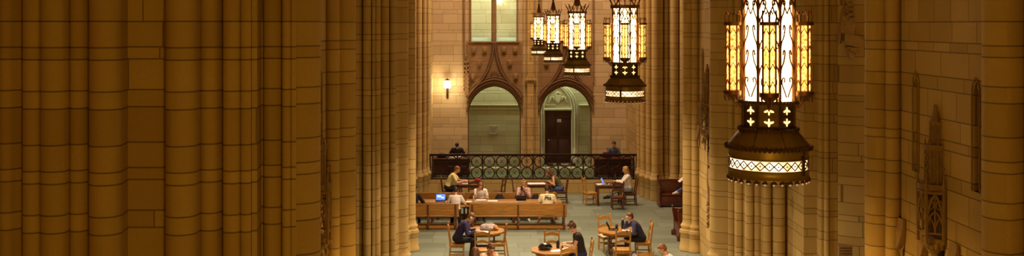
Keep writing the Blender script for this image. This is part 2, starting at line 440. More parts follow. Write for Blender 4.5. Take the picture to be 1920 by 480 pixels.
L2 = jamb([('l', -420, .99, -4, .985), ('a', -2, .985, 26, .985, .7), ('a', 42, 1., 74, 1., .55), ('a', 75, 1., 122, 1., .6), ('a', 131, .99, 163, .99, .8),
           ('a', 168, 1., 229, 1., .95), ('l', 232, .975, 309, .975), ('a', 311, 1., 370, 1., .95), ('a', 375, .985, 412, .985, .8),
           ('a', 418, .996, 450, .996, .7), ('a', 451, .996, 471, .996, .5), ('l', 472, .992, 482, .99), ('l', 485, .955, 493, .955), ('a', 494, .957, 527, .957, .5),
           ('a', 529, .972, 545, .972, .6), ('a', 546, .972, 555, .97, .6)])
make_pier('wall_left', L2+nave_bits(0, -1), 1, 'nearest great clustered limestone pier filling the left third of the photo', bases=False, back=[(-3.2, 18.4), (-9, 18.4), (-9, 12.5)])
L4 = jamb([('l', 540, .45, 655, .45), ('a', 662, .447, 679, .447, .8, 1), ('a', 681, .449, 697, .449, .8, 0), ('l', 698, .45, 703, .45), ('a', 703, .447, 711, .447, .8, 0), ('a', 715, .44, 729, .44, .8, 0), ('a', 731, .438, 742, .438, .8, 0)])
make_pier('wall_left', L4+nave_bits(BAY, -1), 1, 'farther clustered limestone pier behind the nearest one at the left, beside the benches', back=[(-3.2, 34.2), (-9, 34.2), (-9, 28)])
R4 = jamb([('l', 2100, .52, 1604, .487), ('l', 1604, .487, 1571, .482), ('l', 1571, .482, 1571, .474), ('l', 1571, .474, 1556, .474), ('a', 1555, .474, 1546, .474, .9, 0), ('a', 1545, .472, 1536, .472, .7, 0), ('l', 1535, .467, 1507, .467), ('l', 1507, .467, 1476, .441),
           ('a', 1472, .441, 1448, .441, .9, 0), ('a', 1446, .441, 1429, .441, .9, 1), ('a', 1427, .437, 1414, .437, .7, 0), ('a', 1413, .437, 1399, .437, .7, 0),
           ('l', 1398, .432, 1394, .432), ('a', 1393, .43, 1379, .43, .8, 0), ('a', 1377, .426, 1365, .426, .8, 0)])
make_pier('wall_right', R4+nave_bits(BAY, 1), -1, 'farther clustered limestone pier at the right, behind the big lantern', back=[(7.7, 34.2), (19, 34.2), (19, 25)])
R2 = jamb([('l', 2500, .98, 1925, .97), ('a', 1918, .93, 1896, .925, .85)])
make_pier('wall_right', R2+nave_bits(0, 1), -1, 'nearest clustered limestone pier at the right edge with a canopied niche', bases=False, back=[(7.7, 18.4), (14, 18.4), (14, 12.5)])
PRE = []
def tops(): return [o for o in COL.objects if o.parent is None and o.type in ('MESH', 'EMPTY')]
def to_metres(objs):
    '''bring everything surveyed in masonry units to metres, about the eye point'''
    c = Vector((0, 0, CAMZ))
    for o in objs:
        if o.type == 'MESH' and o.location.length < 1e-6 and not o.children:
            o.data.transform(Matrix.Translation(c) @ Matrix.Scale(KA, 4) @ Matrix.Translation(-c))
        else:
            o.location = c+(o.location-c)*KA; o.scale = o.scale*KA
to_metres(tops())
LE = jamb([('l', 640, .32, 758, .318), ('a', 761, .318, 771, .318, .8), ('a', 772, .316, 779, .316, .8), ('a', 781, .311, 790, .311, .9), ('a', 792, .308, 799, .308, .9), ('a', 800, .304, 805, .304, .9)])
make_pier('wall_left', LE, 1, 'cluster of slender shafts at the left end of the iron railing', back=[(-2.08, 43.6), (-9, 43.6)], bscale=.4, zb=0, zt=15.5)
RE = jamb([('l', 1480, .33, 1300, .322), ('a', 1289, .32, 1274, .319, .9), ('a', 1272, .319, 1257, .318, .9), ('a', 1254, .315, 1245, .315, .9), ('a', 1243, .316, 1234, .316, .8),
           ('a', 1233, .318, 1223, .316, .8), ('a', 1221, .314, 1212, .313, .9), ('a', 1210, .31, 1202, .309, .9), ('a', 1200, .305, 1195, .304, .9)])
make_pier('wall_right', RE, -1, 'cluster of tall shafts behind the pew at the right end of the railing', back=[(6.17, 43.6), (14, 43.6)], bscale=.4, zb=0, zt=15.5)

# ------------------------------------------------------------ shell of the hall
def slab(name, c, size, mat, label=None):
    o = MB().box((0, 0, 0), size).build(name, mat, smooth=False, loc=c); o['kind'] = 'structure'
    if label: o['label'] = label; o['category'] = name.split('_')[0]
    return o
slab('floor', (3, 22, -.1), (34, 54, .2), 'slate', 'grey green slate slab floor of the hall')
slab('floor', (2.2, 43.6, .265), (9.6, 6.9, .52), 'slate_dark', 'raised slate floor behind the iron railing')
slab('trim_1', (2.05, 40.14, .265), (8.3, .09, .54), 'ashlar', 'low stone step wall under the iron railing')
slab('ceiling', (3, 22, 15.6), (34, 54, .2), 'plaster', 'high vault above the hall')
slab('wall_far_left', (-9.3, 22, 7.7), (.3, 54, 15.6), 'ashlar'); slab('wall_far_right', (19.3, 22, 7.7), (.3, 54, 15.6), 'ashlar')
slab('wall_rear', (3, -4.6, 7.7), (34, .3, 15.6), 'ashlar')
# end wall with two arches and the twin-light gallery opening
YW, TW = 43.3, .45
def holed_wall(name, outer, holes, y, th, mat, label):
    c = bpy.data.curves.new(name, 'CURVE'); c.dimensions = '2D'; c.fill_mode = 'BOTH'; c.extrude = th/2
    for poly in [outer]+holes:
        sp = c.splines.new('POLY'); sp.points.add(len(poly)-1); sp.use_cyclic_u = True
        for i, p in enumerate(poly): sp.points[i].co = (p[0], p[1], 0, 1)
    t = bpy.data.objects.new('t', c); COL.objects.link(t); dg = bpy.context.evaluated_depsgraph_get(); dg.update()
    me = bpy.data.meshes.new_from_object(t.evaluated_get(dg)); bpy.data.objects.remove(t)
    me.transform(Matrix.Translation((0, y, 0)) @ Matrix.Rotation(PI/2, 4, 'X')); me.name = name
    me.materials.clear(); me.materials.append(M[mat]); smoothed(me, 30)
    o = bpy.data.objects.new(name, me); COL.objects.link(o)
    return tag(o, label, 'wall', None, 'structure')
sw = F/YW
def xw(px): return (px-PX)/sw
def zw(py): return CAMZ-(py-PY)/sw
A1 = ((xw(877)+xw(977))/2, (xw(977)-xw(877))/2); A2 = ((xw(1012)+xw(1110))/2, (xw(1110)-xw(1012))/2)
ZS, ZA = zw(214), zw(160)
arch1 = [(A1[0]-A1[1], .53)]+gothic(A1[1], ZS, ZA, cx=A1[0])+[(A1[0]+A1[1], .53)]
arch2 = [(A2[0]-A2[1], .53)]+gothic(A2[1], ZS, ZA, cx=A2[0])+[(A2[0]+A2[1], .53)]
wl, wm0, wm1, wr = xw(881), xw(922), xw(930), xw(971)
win = [[(wl, zw(77)), (wm0, zw(77)), (wm0, 13), (wl, 13)], [(wm1, zw(77)), (wr, zw(77)), (wr, 13), (wm1, 13)]]
holed_wall('wall_back', [(-9, .4), (14, .4), (14, 15.5), (-9, 15.5)], [arch1, arch2]+win, YW+TW/2, TW, 'endwall', 'limestone end wall with two pointed arches beyond the railing')
slab('wall_corridor', (2.5, 44.75+.15, 7.5), (13, .3, 15), 'corridor', 'pale corridor wall seen through the arches and gallery opening')
# gallery sill, frame and mullion
mb = MB(); mb.prism([(YW-.02, zw(77)-.02), (YW+TW+.9, zw(77)-.02), (YW+TW+.9, zw(77)+.14), (YW+TW-.02, zw(77)+.14)], wl, wr, 'x')
o = mb.build('window_1', 'slate', smooth=False); tag(o, 'tall two-light gallery opening above the left arch', 'window', None, 'structure')
fr = MB()
for x in (wl+.03, wr-.03): fr.box((x, YW-.03, 9.4), (.07, .12, 6.9), bev=.02); fr.cyl((x, YW-.09, zw(77)), (x, YW-.09, 13), .035)
for x in ((wm0+wm1)/2,): fr.cyl((x, YW-.1, zw(80)), (x, YW-.1, 13), .07); fr.box((x, YW-.02, 9.4), (.16, .1, 6.9)); fr.cyl((x-.08, YW-.05, zw(77)), (x-.08, YW-.05, 13), .03); fr.cyl((x+.08, YW-.05, zw(77)), (x+.08, YW-.05, 13), .03)
fr.box(((wl+wr)/2, YW-.05, zw(77)-.04), (wr-wl+.12, .14, .07), bev=.02)
f_ = fr.build('window_frame', 'brownstone', o)
# brown stone field round the arches: a shallow panel between the side piers, with arch mouldings
def field(ax, aw, label):
    arc_o = gothic(aw+.02, ZS, ZA+.03, cx=ax)
    x0, x1 = ax-aw-.04, ax+aw+.04; zt = zw(78)
    poly_o = [(x0, ZS-.05), (x1, ZS-.05), (x1, zt), (x0, zt)]
    # outline: rectangle minus the arch, one polygon
    out = [(x0, zt), (x0, ZS-.05), (ax-aw-.02, ZS-.05)]+arc_o+[(ax+aw+.02, ZS-.05), (x1, ZS-.05), (x1, zt)]
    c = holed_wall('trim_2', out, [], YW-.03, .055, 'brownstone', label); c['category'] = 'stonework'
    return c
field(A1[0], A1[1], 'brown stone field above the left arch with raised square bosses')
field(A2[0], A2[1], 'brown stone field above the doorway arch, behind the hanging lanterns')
def archivolt(ax, aw, label):
    mb = MB()
    for off, r, y in ((.04, .045, -.02), (.12, .05, -.07), (.21, .045, -.11), (.29, .035, -.09), (-.02, .03, .10), (-.02, .03, .26)):
        pts = [(ax+ (x-ax), YW+y, z) for x, z in gothic(aw+off, ZS, ZA+off*1.25, 16, ax)]
        lo = .55
        if off >= 0: pts = [q for q in pts if abs(q[0]-ax) <= aw+.035]
        else: pts = [(ax-aw-off, YW+y, lo)]+pts+[(ax+aw+off, YW+y, lo)]
        mb.tube(pts, r, 8)
    # ogee hood rising to the sill
    for sg in (-1, 1):
        P = [(ax+sg*(aw+.01), ZA-.52), (ax+sg*(aw*.80), ZA-.20), (ax+sg*aw*.55, ZA+.12), (ax+sg*aw*.30, ZA+.52), (ax+sg*aw*.15, ZA+.95), (ax+sg*.06, ZA+1.40), (ax+sg*.03, ZA+1.80)]
        S = smooth_curve(P, 6)
        mb.tube([(x, YW-.12, z) for x, z in S], .042, 8); mb.tube([(x+sg*.075, YW-.09, z+.02) for x, z in S], .026, 6)
    for k in range(7):  # blind tracery under the ogee
        a = PI*(k+.5)/7; mb.tube([(ax+.03*math.cos(a), YW-.07, ZA+.32), (ax+.13*math.cos(a), YW-.1, ZA+.40+.14*math.sin(a)), (ax+.20*math.cos(a), YW-.08, ZA+.36+.26*math.sin(a))], .022, 6)
    mb.sph((ax, YW-.13, ZA+1.80), (.06, .05, .09), 10)
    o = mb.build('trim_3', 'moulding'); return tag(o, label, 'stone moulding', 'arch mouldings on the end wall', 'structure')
def smooth_curve(P, n=6):
    out = []; m = len(P)
    for i in range(m-1):
        p0, p1, p2, p3 = P[max(i-1, 0)], P[i], P[i+1], P[min(i+2, m-1)]
        for k in range(n):
            t = k/n; out.append(tuple(.5*((2*p1[j])+(-p0[j]+p2[j])*t+(2*p0[j]-5*p1[j]+4*p2[j]-p3[j])*t*t+(-p0[j]+3*p1[j]-3*p2[j]+p3[j])*t**3) for j in range(len(p1))))
    out.append(tuple(P[-1])); return out
archivolt(A1[0], A1[1], 'dark brown ogee hood and mouldings round the left arch')
archivolt(A2[0], A2[1], 'dark brown ogee hood and mouldings round the doorway arch')
# square bosses
for i, (px, py) in enumerate([(889, 93), (909, 93), (945, 93), (966, 93), (899, 118), (956, 118), (888, 143), (967, 143), (1024, 118), (1090, 118)]):
    o = MB().box((0, 0, 0), (.19, .10, .27), bev=.03).box((0, -.06, 0), (.12, .03, .19), bev=.012).build('stone_boss', 'brownstone', loc=(xw(px), YW-.10, zw(py)))
    tag(o, 'raised square stone boss on the brown field above the arches', 'stone boss', 'square bosses above the arches')
# crocketed pinnacles on the end wall
def pinnacle(px, y0, y1, wid, label, mat='carved', grp=None):
    h = zw(y0)-zw(y1); mb = MB(); mb.prism([(-wid/2, -.05), (wid/2, -.05), (wid/2, .07), (-wid/2, .07)], 0, h*.55)
    mb.cyl((0, 0, h*.5), (0, 0, h), wid*.42, .012, 4)
    mb2 = MB()
    for k in range(7):
        z = h*.2+h*.75*k/7
        for sg in (-1, 1): mb2.sph((sg*(wid*.55*(1-.5*k/7)), -.03, z), (.05, .05, .035), 8)
    mb2.sph((0, 0, h), (.045, .045, .06), 8)
    e = empty('stone_pinnacle', (xw(px), YW-.08, zw(y1)), 0, label, 'pinnacle', grp)
    mb.build('spire', mat, e); mb2.build('crocket_row', mat, e); return e
pinnacle(875, 104, 178, .16, 'slender crocketed stone pinnacle at the left shoulder of the left arch')
# broad pilaster between the arches with a pointed gablet
mb = MB(); xc = (xw(977)+xw(1012))/2
mb.prism([(xc-.17, YW-.02), (xc-.13, YW-.16), (xc+.13, YW-.16), (xc+.17, YW-.02)], .53, 13)
mb.cyl((xc-.27, YW-.05, .53), (xc-.27, YW-.05, 13), .05); mb.cyl((xc+.27, YW-.05, .53), (xc+.27, YW-.05, 13), .05)
mb.prism([(xc-.24, zw(150)), (xc+.24, zw(150)), (xc+.06, zw(132)), (xc, zw(105)), (xc-.06, zw(132))], YW-.24, YW-.1, 'y')
mb.cyl((xc, YW-.2, zw(107)), (xc, YW-.2, zw(60)), .035, .02)
tag(mb.build('trim_4', 'ashlar'), 'stone pilaster with a pointed gablet between the two arches', 'pilaster', None, 'structure')
for px, lab in ((870, 'narrow shaft at the left of the gallery opening'), (1014, 'narrow shaft right of the middle pilaster'), (1112, 'narrow shaft right of the doorway arch')):
    x = xw(px); mb = MB(); mb.cyl((x, YW-.03, ZS+1.0 if px != 1112 else 4.2), (x, YW-.03, 13), .05)
    tag(mb.build('trim_5', 'brownstone'), lab, 'stone shaft', None, 'structure')
# string course on corridor wall + door with carved surround
s2 = F/44.75
def xc2(px): return (px-PX)/s2
def zc2(py): return CAMZ-(py-PY)/s2
mb = MB()
mb.box(((xc2(877)+xc2(1010))/2, 44.7, zc2(197)), (4.6, .1, .05), bev=.01); mb.box(((xc2(877)+xc2(1010))/2, 44.71, zc2(203.5)), (4.6, .06, .03))
mb.box((5.6, 44.7, zc2(197)), (2.6, .1, .05), bev=.01)
tag(mb.build('trim_6', 'corridor'), 'thin string course running across the corridor wall', 'string course', None, 'structure')
dx0, dx1, dzt = xc2(1022), xc2(1070), zc2(207); dc = (dx0+dx1)/2; dw = (dx1-dx0)/2
door = tag(MB().box((0, 0, 0), (dx1-dx0, .07, dzt-.53), bev=.008).build('door_1', 'door_wood', loc=(dc, 44.71, (dzt+.53)/2)), 'dark red-brown wooden door under the carved right arch', 'door', None, 'structure')
H_ = dzt-.53
mb = MB()
for sg in (-1, 1):
    for z0, z1 in ((-H_/2+.12, -.1), (.05, H_/2-.12)): mb.box((sg*dw*.47, -.04, (z0+z1)/2), (dw*.78, .02, z1-z0), bev=.008)
mb.build('door_panel', 'door_wood', door)
MB().cyl((-.42, -.05, -.12), (-.42, -.11, -.12), .025).sph((-.42, -.12, -.12), .035).build('door_handle', 'bronze', door)
for z in (H_/2-.35, -H_/2+.35): MB().box((dw-.2, -.045, z), (.36, .015, .05), bev=.004).build('door_hinge', 'iron', door)
pl = MB().box((.05, -.045, zc2(226)-(dzt+.53)/2), (.17, .012, .13)).build('door_notice', 'white_paper', door)
MB().box((.05, -.055, zc2(226)-(dzt+.53)/2), (.11, .004, .05)).build('notice_print', 'sign_print', pl)
mb = MB(); sx = xc2(1046.5)-.0
for off, r in ((.06, .045), (.17, .05), (.27, .04)):
    mb.tube([(dc-dw-off, 44.66, .53)]+[(x, 44.66, z) for x, z in gothic(dw+off, dzt+.02, zc2(162)+off*.6, 12, dc)]+[(dc+dw+off, 44.66, .53)], r, 8)
mb.box((dc, 44.65, dzt+.05), (2*dw+.1, .1, .10), bev=.02)
mb.prism([(x, z) for x, z in gothic(dw+.05, dzt+.03, zc2(162), 12, dc)], 44.69, 44.74, 'y')
for sg in (-1, 1): 
    mb.cyl((dc+sg*(dw+.17), 44.62, .53), (dc+sg*(dw+.17), 44.62, dzt-.1), .05); mb.cyl((dc+sg*(dw+.17), 44.62, 1.0), (dc+sg*(dw+.17), 44.62, 1.25), .08, .06)
    mb.box((dc+sg*(dw+.17), 44.66, .75), (.22, .18, .45), bev=.03)
o = tag(mb.build('trim_7', 'pale_carved'), 'pale carved stone surround with pointed tympanum over the dark door', 'door surround', None, 'structure')
# heraldic tympanum carving
mb = MB(); zc_ = zc2(184)
mb.prism([(dc-.13, zc_+.16), (dc+.13, zc_+.16), (dc+.13, zc_-.02), (dc+.07, zc_-.15), (dc, zc_-.21), (dc-.07, zc_-.15), (dc-.13, zc_-.02)], 44.62, 44.70, 'y')
for sg in (-1, 1):
    for k in range(4):
        a = .4+k*.35; mb.tube([(dc+sg*.14, 44.67, zc_-.12+k*.06), (dc+sg*(.26+.03*k), 44.65, zc_+.10-.03*k), (dc+sg*(.30+.02*k), 44.66, zc_-.06-.03*k), (dc+sg*(.40-.02*k), 44.67, zc_-.20+.02*k)], .030, 6)
mb.tube([(dc-.1, 44.66, zc_+.2), (dc, 44.64, zc_+.27), (dc+.1, 44.66, zc_+.2)], .03, 6)
tag(mb.build('shield_carving', 'pale_carved'), 'pale carved shield with leafy scrolls above the dark door', 'carving')
st = MB().box((dc+.1, 44.25, .58), (1.25, .22, .10), bev=.01).build('door_step', 'door_wood')
tag(st, 'low dark step board with small white lettering before the door', 'step')
t = text_mesh("THE  A  UNIVERSITY", .085, .002, 'white_paper', 'step_lettering', st, bold=.002); t.rotation_euler = (PI/2, 0, 0); t.location = (dc+.13, 44.136, .585)
# framed notice in the left arch
n_ = MB().box((0, 0, 0), (.38, .04, .38), bev=.01).build('wall_notice', 'white_paper', loc=(xc2(925), 44.70, zc2(243.5)))
tag(n_, 'small square white framed notice on the corridor wall in the left arch', 'notice')
MB().box((-.02, -.025, -.01), (.22, .01, .22)).box((.125, -.024, 0), (.03, .01, .24)).build('notice_print', 'sign_print', n_)
k_ = MB()
for sg in (-1, 1): k_.box((sg*.17, -.03, 0), (.03, .03, .38)).box((0, -.03, sg*.17), (.38, .03, .03))
k_.build('notice_frame', 'silver', n_)
# small white box high on the gallery wall
o = MB().box((0, 0, 0), (.20, .10, .16), bev=.02).build('wall_lamp', 'sconce_glass', loc=(xc2(936), 44.66, zc2(2)))
tag(o, 'small white lamp box high up in the right light of the gallery opening', 'lamp')
o2 = MB().tube([(.1, 0, -.02), (.16, .02, -.12), (.2, .03, -.2)], .008, 6).build('cord', 'black_plastic', o)
# sconce at left of the end wall
sc = empty('wall_sconce', (xw(839), YW, zw(157)), 0, 'glowing white tapered glass wall lamp on a dark iron bracket left of the arches', 'wall lamp')
MB().lathe([(.12, -.17), (.155, -.15), (.115, .14), (.10, .16)], 8, (0, -.24, 0)).build('lamp_shade', 'sconce_glass', sc)
MB().lathe([(.118, .15), (.122, .17), (.06, .21), (.02, .24), (.0, .26)], 8, (0, -.24, 0)).build('lamp_cap', 'bronze_dark', sc)
MB().box((0, -.03, -.35), (.09, .06, .52), bev=.015).tube([(0, -.05, -.5), (0, -.16, -.42), (0, -.24, -.28), (0, -.24, -.13)], .018, 8).cyl((0, -.24, -.19), (0, -.24, -.13), .05, .09, 8).build('lamp_bracket', 'bronze_dark', sc)

# ------------------------------------------------------------ wall carvings on the piers
def canopy_proto():
    e = empty('niche_canopy')
    # local: x out of the wall, y along the wall, z up from canopy foot (z=3.3 in the hall)
    body = MB()
    def hexpost(z0, z1, w, d):  # three-sided projecting stage
        body.prism([(0, -w), (d*.7, -w*.7), (d, -w*.3), (d, w*.3), (d*.7, w*.7), (0, w)], z0, z1)
    hexpost(1.02, 1.10, .27, .30); hexpost(.98, 1.02, .24, .27)
    hexpost(1.10, 1.62, .15, .18); hexpost(1.62, 1.70, .19, .22); hexpost(1.70, 2.02, .085, .11); hexpost(2.0, 2.05, .11, .135)
    body.cyl((.05, 0, 2.05), (.05, 0, 2.26), .085, .02, 6); body.sph((.05, 0, 2.27), (.035, .035, .05), 8)
    body.build('spire', 'carved_dark', e)
    tr = MB()
    posts = [(.04, -.26), (.26, -.15), (.26, .15), (.04, .26)]
    for (x, y) in posts:
        tr.box((x, y, .66), (.045, .045, .78), bev=.008); tr.cyl((x, y, 1.03), (x, y, 1.34), .032, .004, 4); tr.sph((x, y, 1.35), .02, 6)
        tr.cyl((x, y, .27), (x, y, .20), .02, .035, 6)
    for (a, b) in zip(posts[:-1], posts[1:]):
        va, vb = Vector((*a, 0)), Vector((*b, 0)); mid = (va+vb)/2; hw = (vb-va).length/2; d = (vb-va).normalized()
        for zs_, za_, r in ((.42, .98, .018), (.42, .70, .014)):
            tr.tube([mid+d*x+Vector((0, 0, z)) for x, z in gothic(hw, zs_, za_, 8)], r, 6)
        tr.tube([mid+Vector((0, 0, .42)), mid+Vector((0, 0, .98))], .012, 6)
        for q in (-.5, .5):
            tr.tube([mid+d*hw*q+Vector((0, 0, z))+d*x for x, z in gothic(hw*.5, .36, .60, 6)], .010, 5)
            tr.tube([mid+d*(hw*q+hw*.35*math.cos(t))+Vector((0, 0, .80+.07*math.sin(t))) for t in [2*PI*k/10 for k in range(10)]], .010, 5, closed=True)
        tr.tube([va+Vector((0, 0, .98)), vb+Vector((0, 0, .98))], .025, 6); tr.tube([va+Vector((0, 0, .36)), vb+Vector((0, 0, .36))], .014, 6)
        # gablet over every arch
        tr.tube([va+Vector((0, 0, .98)), mid+Vector((0, 0, 1.06)), vb+Vector((0, 0, .98))], .014, 6)
    tr.build('tracery', 'carved_dark', e)
    up = MB()
    for y in (-.09, .09):
        up.box((.17, y, 1.36), (.03, .03, .5)); up.cyl((.17, y, 1.6), (.17, y, 1.80), .025, .004, 4)
    for zc in (1.22, 1.36, 1.50):
        up.tube([(.19, .05*math.cos(t), zc+.055*math.sin(t)) for t in [2*PI*k/10 for k in range(10)]], .011, 5, closed=True)
    for y in (-.14, .14): up.cyl((.08, y, 1.1), (.08, y, 1.78), .025, .015, 6)
    for k in range(6):
        a = 2*PI*k/6; up.box((.05+.085*math.cos(a), .085*math.sin(a), 1.87), (.018, .018, .34))
    up.build('turret_tracery', 'carved_dark', e)
    foot = MB()
    foot.prism([(0, -.26), (.05, -.24), (.22, -.12), (.22, .12), (.05, .24), (0, .26)], .20, .27)
    for k in range(9):
        a = PI*(k/8-.5); foot.sph((.05+.16*math.cos(a), .20*math.sin(a), .16), (.045, .05, .06), 8)
    foot.sph((.08, 0, .10), (.10, .14, .10), 12); foot.sph((.07, .02, .01), (.06, .08, .07), 10)
    foot.build('corbel', 'carved_dark', e)
    back = MB().box((.012, 0, .62), (.02, .46, .76)); back.build('recess_shade_panel', 'recess_shade', e)  # dark backing sheet, the canopy's inner shade is in its colour
    return e
BEFORE = set(tops()); cp = canopy_proto(); first = True
CAN = [(2*MIDX+2.62, NICHE, PI, 'tall traceried stone canopy on the pier at the far right, between two slit windows'),
       (-2.62, NICHE, 0, 'tall traceried stone canopy on the nearest left pier, half hidden by its shaft'),
       (2*MIDX+2.62, NICHE+BAY, PI, 'small distant stone canopy on the pier left of the big lantern'),
       (-2.62, NICHE+BAY, 0, 'distant stone canopy seen edge-on on the farther left pier')]
for x, y, rz, lab in CAN:
    e = cp if first else copy_tree(cp); first = False
    e.location = (x, y, 3.14); e.rotation_euler = (0, 0, rz); tag(e, lab, 'stone canopy', 'niche canopies on the piers')
# shield corbels
def shield_proto():
    e = empty('shield_corbel')
    out = [(-.13, .26), (.13, .26), (.15, .20), (.14, 0), (.10, -.14), (0, -.27), (-.10, -.14), (-.14, 0), (-.15, .20)]
    m = Matrix.Rotation(math.radians(-14), 4, 'Y')
    MB().prism(out, .10, .16, 'x', m).build('shield', 'carved', e)
    b = MB(); b.prism([(y*.75, z*.8) for y, z in out], 0, .11, 'x')
    for k in range(4): b.tube([(.02, -.06+.04*k, -.14), (.08, -.05+.035*k, -.24), (.04, -.03+.02*k, -.36)], .02, 6)
    b.sph((.04, 0, -.38), (.04, .05, .05), 8); b.build('corbel', 'carved', e); return e
sp_ = shield_proto(); first = True
rows = [(15.05, 'nearest the camera, right of the canopy'), (16.1, 'directly left of the canopy foot'), (16.95, 'next to the corner shafts')]
for side, nm in ((1, 'right'), (-1, 'left')):
    for dy, dn in ((0, 'nearest'), (BAY, 'farther')):
        for y, lab in rows:
            e = sp_ if first else copy_tree(sp_); first = False
            x = 2*MIDX+2.62 if side > 0 else -2.62
            e.location = (x, y+dy, 3.16); e.rotation_euler = (0, 0, PI if side > 0 else 0); e.scale = (.6, .8, 1)
            tag(e, 'leaning stone shield on the %s %s pier, %s' % (dn, nm, lab), 'stone shield', 'shields on the piers')
# pointed frames of the slit windows
n_w = 2
for side in (1, -1):
    for dy in (0, BAY):
        for y in SLITS:
            x = 2*MIDX+2.62 if side > 0 else -2.62; sg = -side
            mb = MB(); pts = [(x+sg*.012, y+dy-.115, 4.3)]+[(x+sg*.012, y+dy+a, z) for a, z in gothic(.115, 5.72, 5.93, 5)]+[(x+sg*.012, y+dy+.115, 4.3)]
            mb.tube(pts, .012, 6)
            o = mb.build('window_%d' % n_w, 'carved'); n_w += 1; o['kind'] = 'structure'
            sn = 'right' if side > 0 else 'left'; pn = 'nearest' if dy == 0 else 'farther'
            tag(o, 'slit window on the %s %s pier, %s of its canopy' % (pn, sn, 'on the camera side' if y < NICHE else 'on the far side'), 'slit window')
# carved strip in the mouldings and hanging armorial console, inscription tablet, shield by the lantern
sA = .481*U
e = empty('armorial_console', ((1590-PX)/sA, F/sA-.06, CAMZ-(62-PY)/sA), 0, 'carved stone armorial bracket tilting out at the top right beside the recess', 'stone carving')
rt = Matrix.Rotation(math.radians(14), 4, 'Y') @ Matrix.Rotation(math.radians(-16), 4, 'X')
MB().box((-.02, -.10, .55), (.34, .14, 1.3), rt, .02).box((-.22, -.14, .42), (.05, .16, 1.5), rt, .015).box((-.15, -.12, .42), (.03, .14, 1.45), rt, .01).build('console_frame', 'carved', e)
mb = MB()
for k in range(9):
    mb.tube([(-.05+.11*math.cos(t)*(1 if k % 2 else .7)-.012*k+.05, -.24, .05+k*.12+.05*math.sin(t)) for t in [2*PI*j/8 for j in range(8)]], .018, 5, closed=True)
mb.build('console_relief', 'carved', e)
mb = MB(); mb.prism([(-.24, .12), (.10, .05), (.22, -.08), (.20, -.17), (.05, -.22), (-.14, -.17), (-.26, -.05)], -.42, -.28, 'y'); mb.build('console_shield', 'pale_carved' if False else 'carved', e, loc=(0, 0, -.12))
mb = MB(); mb.prism([(-.14, -.34), (.12, -.36), (.02, -.62), (-.02, -.66), (-.08, -.62)], -.3, -.05, 'y')
for k in range(4): mb.sph((-.08+.05*k, -.3, -.42-.03*k), .035, 8)
mb.build('console_pendant', 'carved', e)
sB = .485*U
tb = MB().box((0, 0, 0), (.43, .05, .62), bev=.01).build('inscription_tablet', 'carved', loc=((1587-PX)/sB, F/sB-.03, CAMZ-(482-PY)/sB))
tag(tb, 'small stone tablet with worn incised lines low in the recess at the right', 'tablet')
rl = MB(); rnd = random.Random(4)
for i in range(8):
    x = -.18
    while x < .17:
        w = rnd.uniform(.02, .07); rl.box((x+w/2, -.028, .24-.07*i), (w, .008, .018)); x += w+.018
rl.build('incised_lines', 'recess_shade', tb, smooth=False)
e = copy_tree(sp_); P1, P2 = Vector(pr(1507, .467)), Vector(pr(1476, .441)); mid = P2+(P1-P2)*.35; d = (P1-P2).normalized()
e.location = (mid.x, mid.y, CAMZ-(390-PY)/(.449*U)); e.rotation_euler = (0, 0, math.atan2(-d.x, d.y)+PI if False else math.atan2(d.x*-1, d.y)+PI)
e.scale = (1.2, 1.2, 1.5); tag(e, 'long weathered stone shield just right of the big lantern foot', 'stone shield')

# tall armorial relief low on the farther right pier
e = empty('armorial_relief', (2*MIDX+2.60, 30.75, 0), PI, 'pale carved armorial relief with long leafy drop on the farther right pier', 'stone carving')
m = MB(); m.prism([(-.16, 2.30), (.16, 2.30), (.18, 2.05), (.12, 1.85), (0, 1.74), (-.12, 1.85), (-.18, 2.05)], .02, .14, 'x'); m.box((.06, 0, 2.42), (.12, .44, .07), bev=.02); m.build('shield', 'carved', e)
m = MB(); m.tube([(.08, -.28, 1.3), (.10, -.34, 1.9), (.10, -.26, 2.4), (.10, -.06, 2.78), (.10, 0, 2.9)], .04, 8)
for k in range(6): m.sph((.10, -.04+.05*math.sin(k*2), 2.50+.055*k), (.05, .07, .05), 8)
m.build('curved_rib', 'carved', e)
m = MB()
for k in range(16): m.sph((.09+.02*(k % 2), -.30+.04*math.sin(k*1.7), 1.32-.055*k), (.05, .06-.0015*k, .045), 8)
m.build('leaf_drop', 'carved', e)

to_metres([o for o in tops() if o not in BEFORE])
# ------------------------------------------------------------ iron railing
YR = 40.17
rail = empty('iron_railing', (0, YR, 0), 0, 'long dark wrought iron railing with two rows of rings, below the end wall', 'railing')
RX0, RX1 = -2.06, 6.17
MB().box(((RX0+RX1)/2, 0, 1.53), (RX1-RX0, .10, .045), bev=.012).box(((RX0+RX1)/2, 0, 1.485), (RX1-RX0, .05, .03)).build('top_rail', 'iron', rail)
MB().box(((RX0+RX1)/2, 0, .565), (RX1-RX0, .07, .05), bev=.012).build('bottom_rail', 'iron', rail)
ringp = MB()
C16 = [2*PI*k/24 for k in range(24)]
ringp.tube([(.215*math.cos(t), 0, .215*math.sin(t)) for t in C16], .021, 8, closed=True)
for k in range(4):
    b = k*PI/2; ringp.tube([(.205*math.cos(b), 0, .205*math.sin(b)), (.155*math.cos(b)-.02*math.sin(b), 0, .155*math.sin(b)+.02*math.cos(b))], .010, 6)
ringp.sph((0, 0, .226), .024, 6).sph((0, 0, -.226), .024, 6)
ringp_o = ringp.build('ring', 'iron', rail)
cr = MB()
for k in range(4):
    a = PI/4+k*PI/2; c_, s_ = math.cos(a), math.sin(a)
    cr.tube([(.0*c_, 0, .0*s_), (.05*c_, 0, .05*s_), (.085*c_-.015*s_, 0, .085*s_+.015*c_)], .009, 6)
    cr.tube([(.05*c_, 0, .05*s_), (.085*c_+.015*s_, 0, .085*s_-.015*c_)], .008, 6)
    
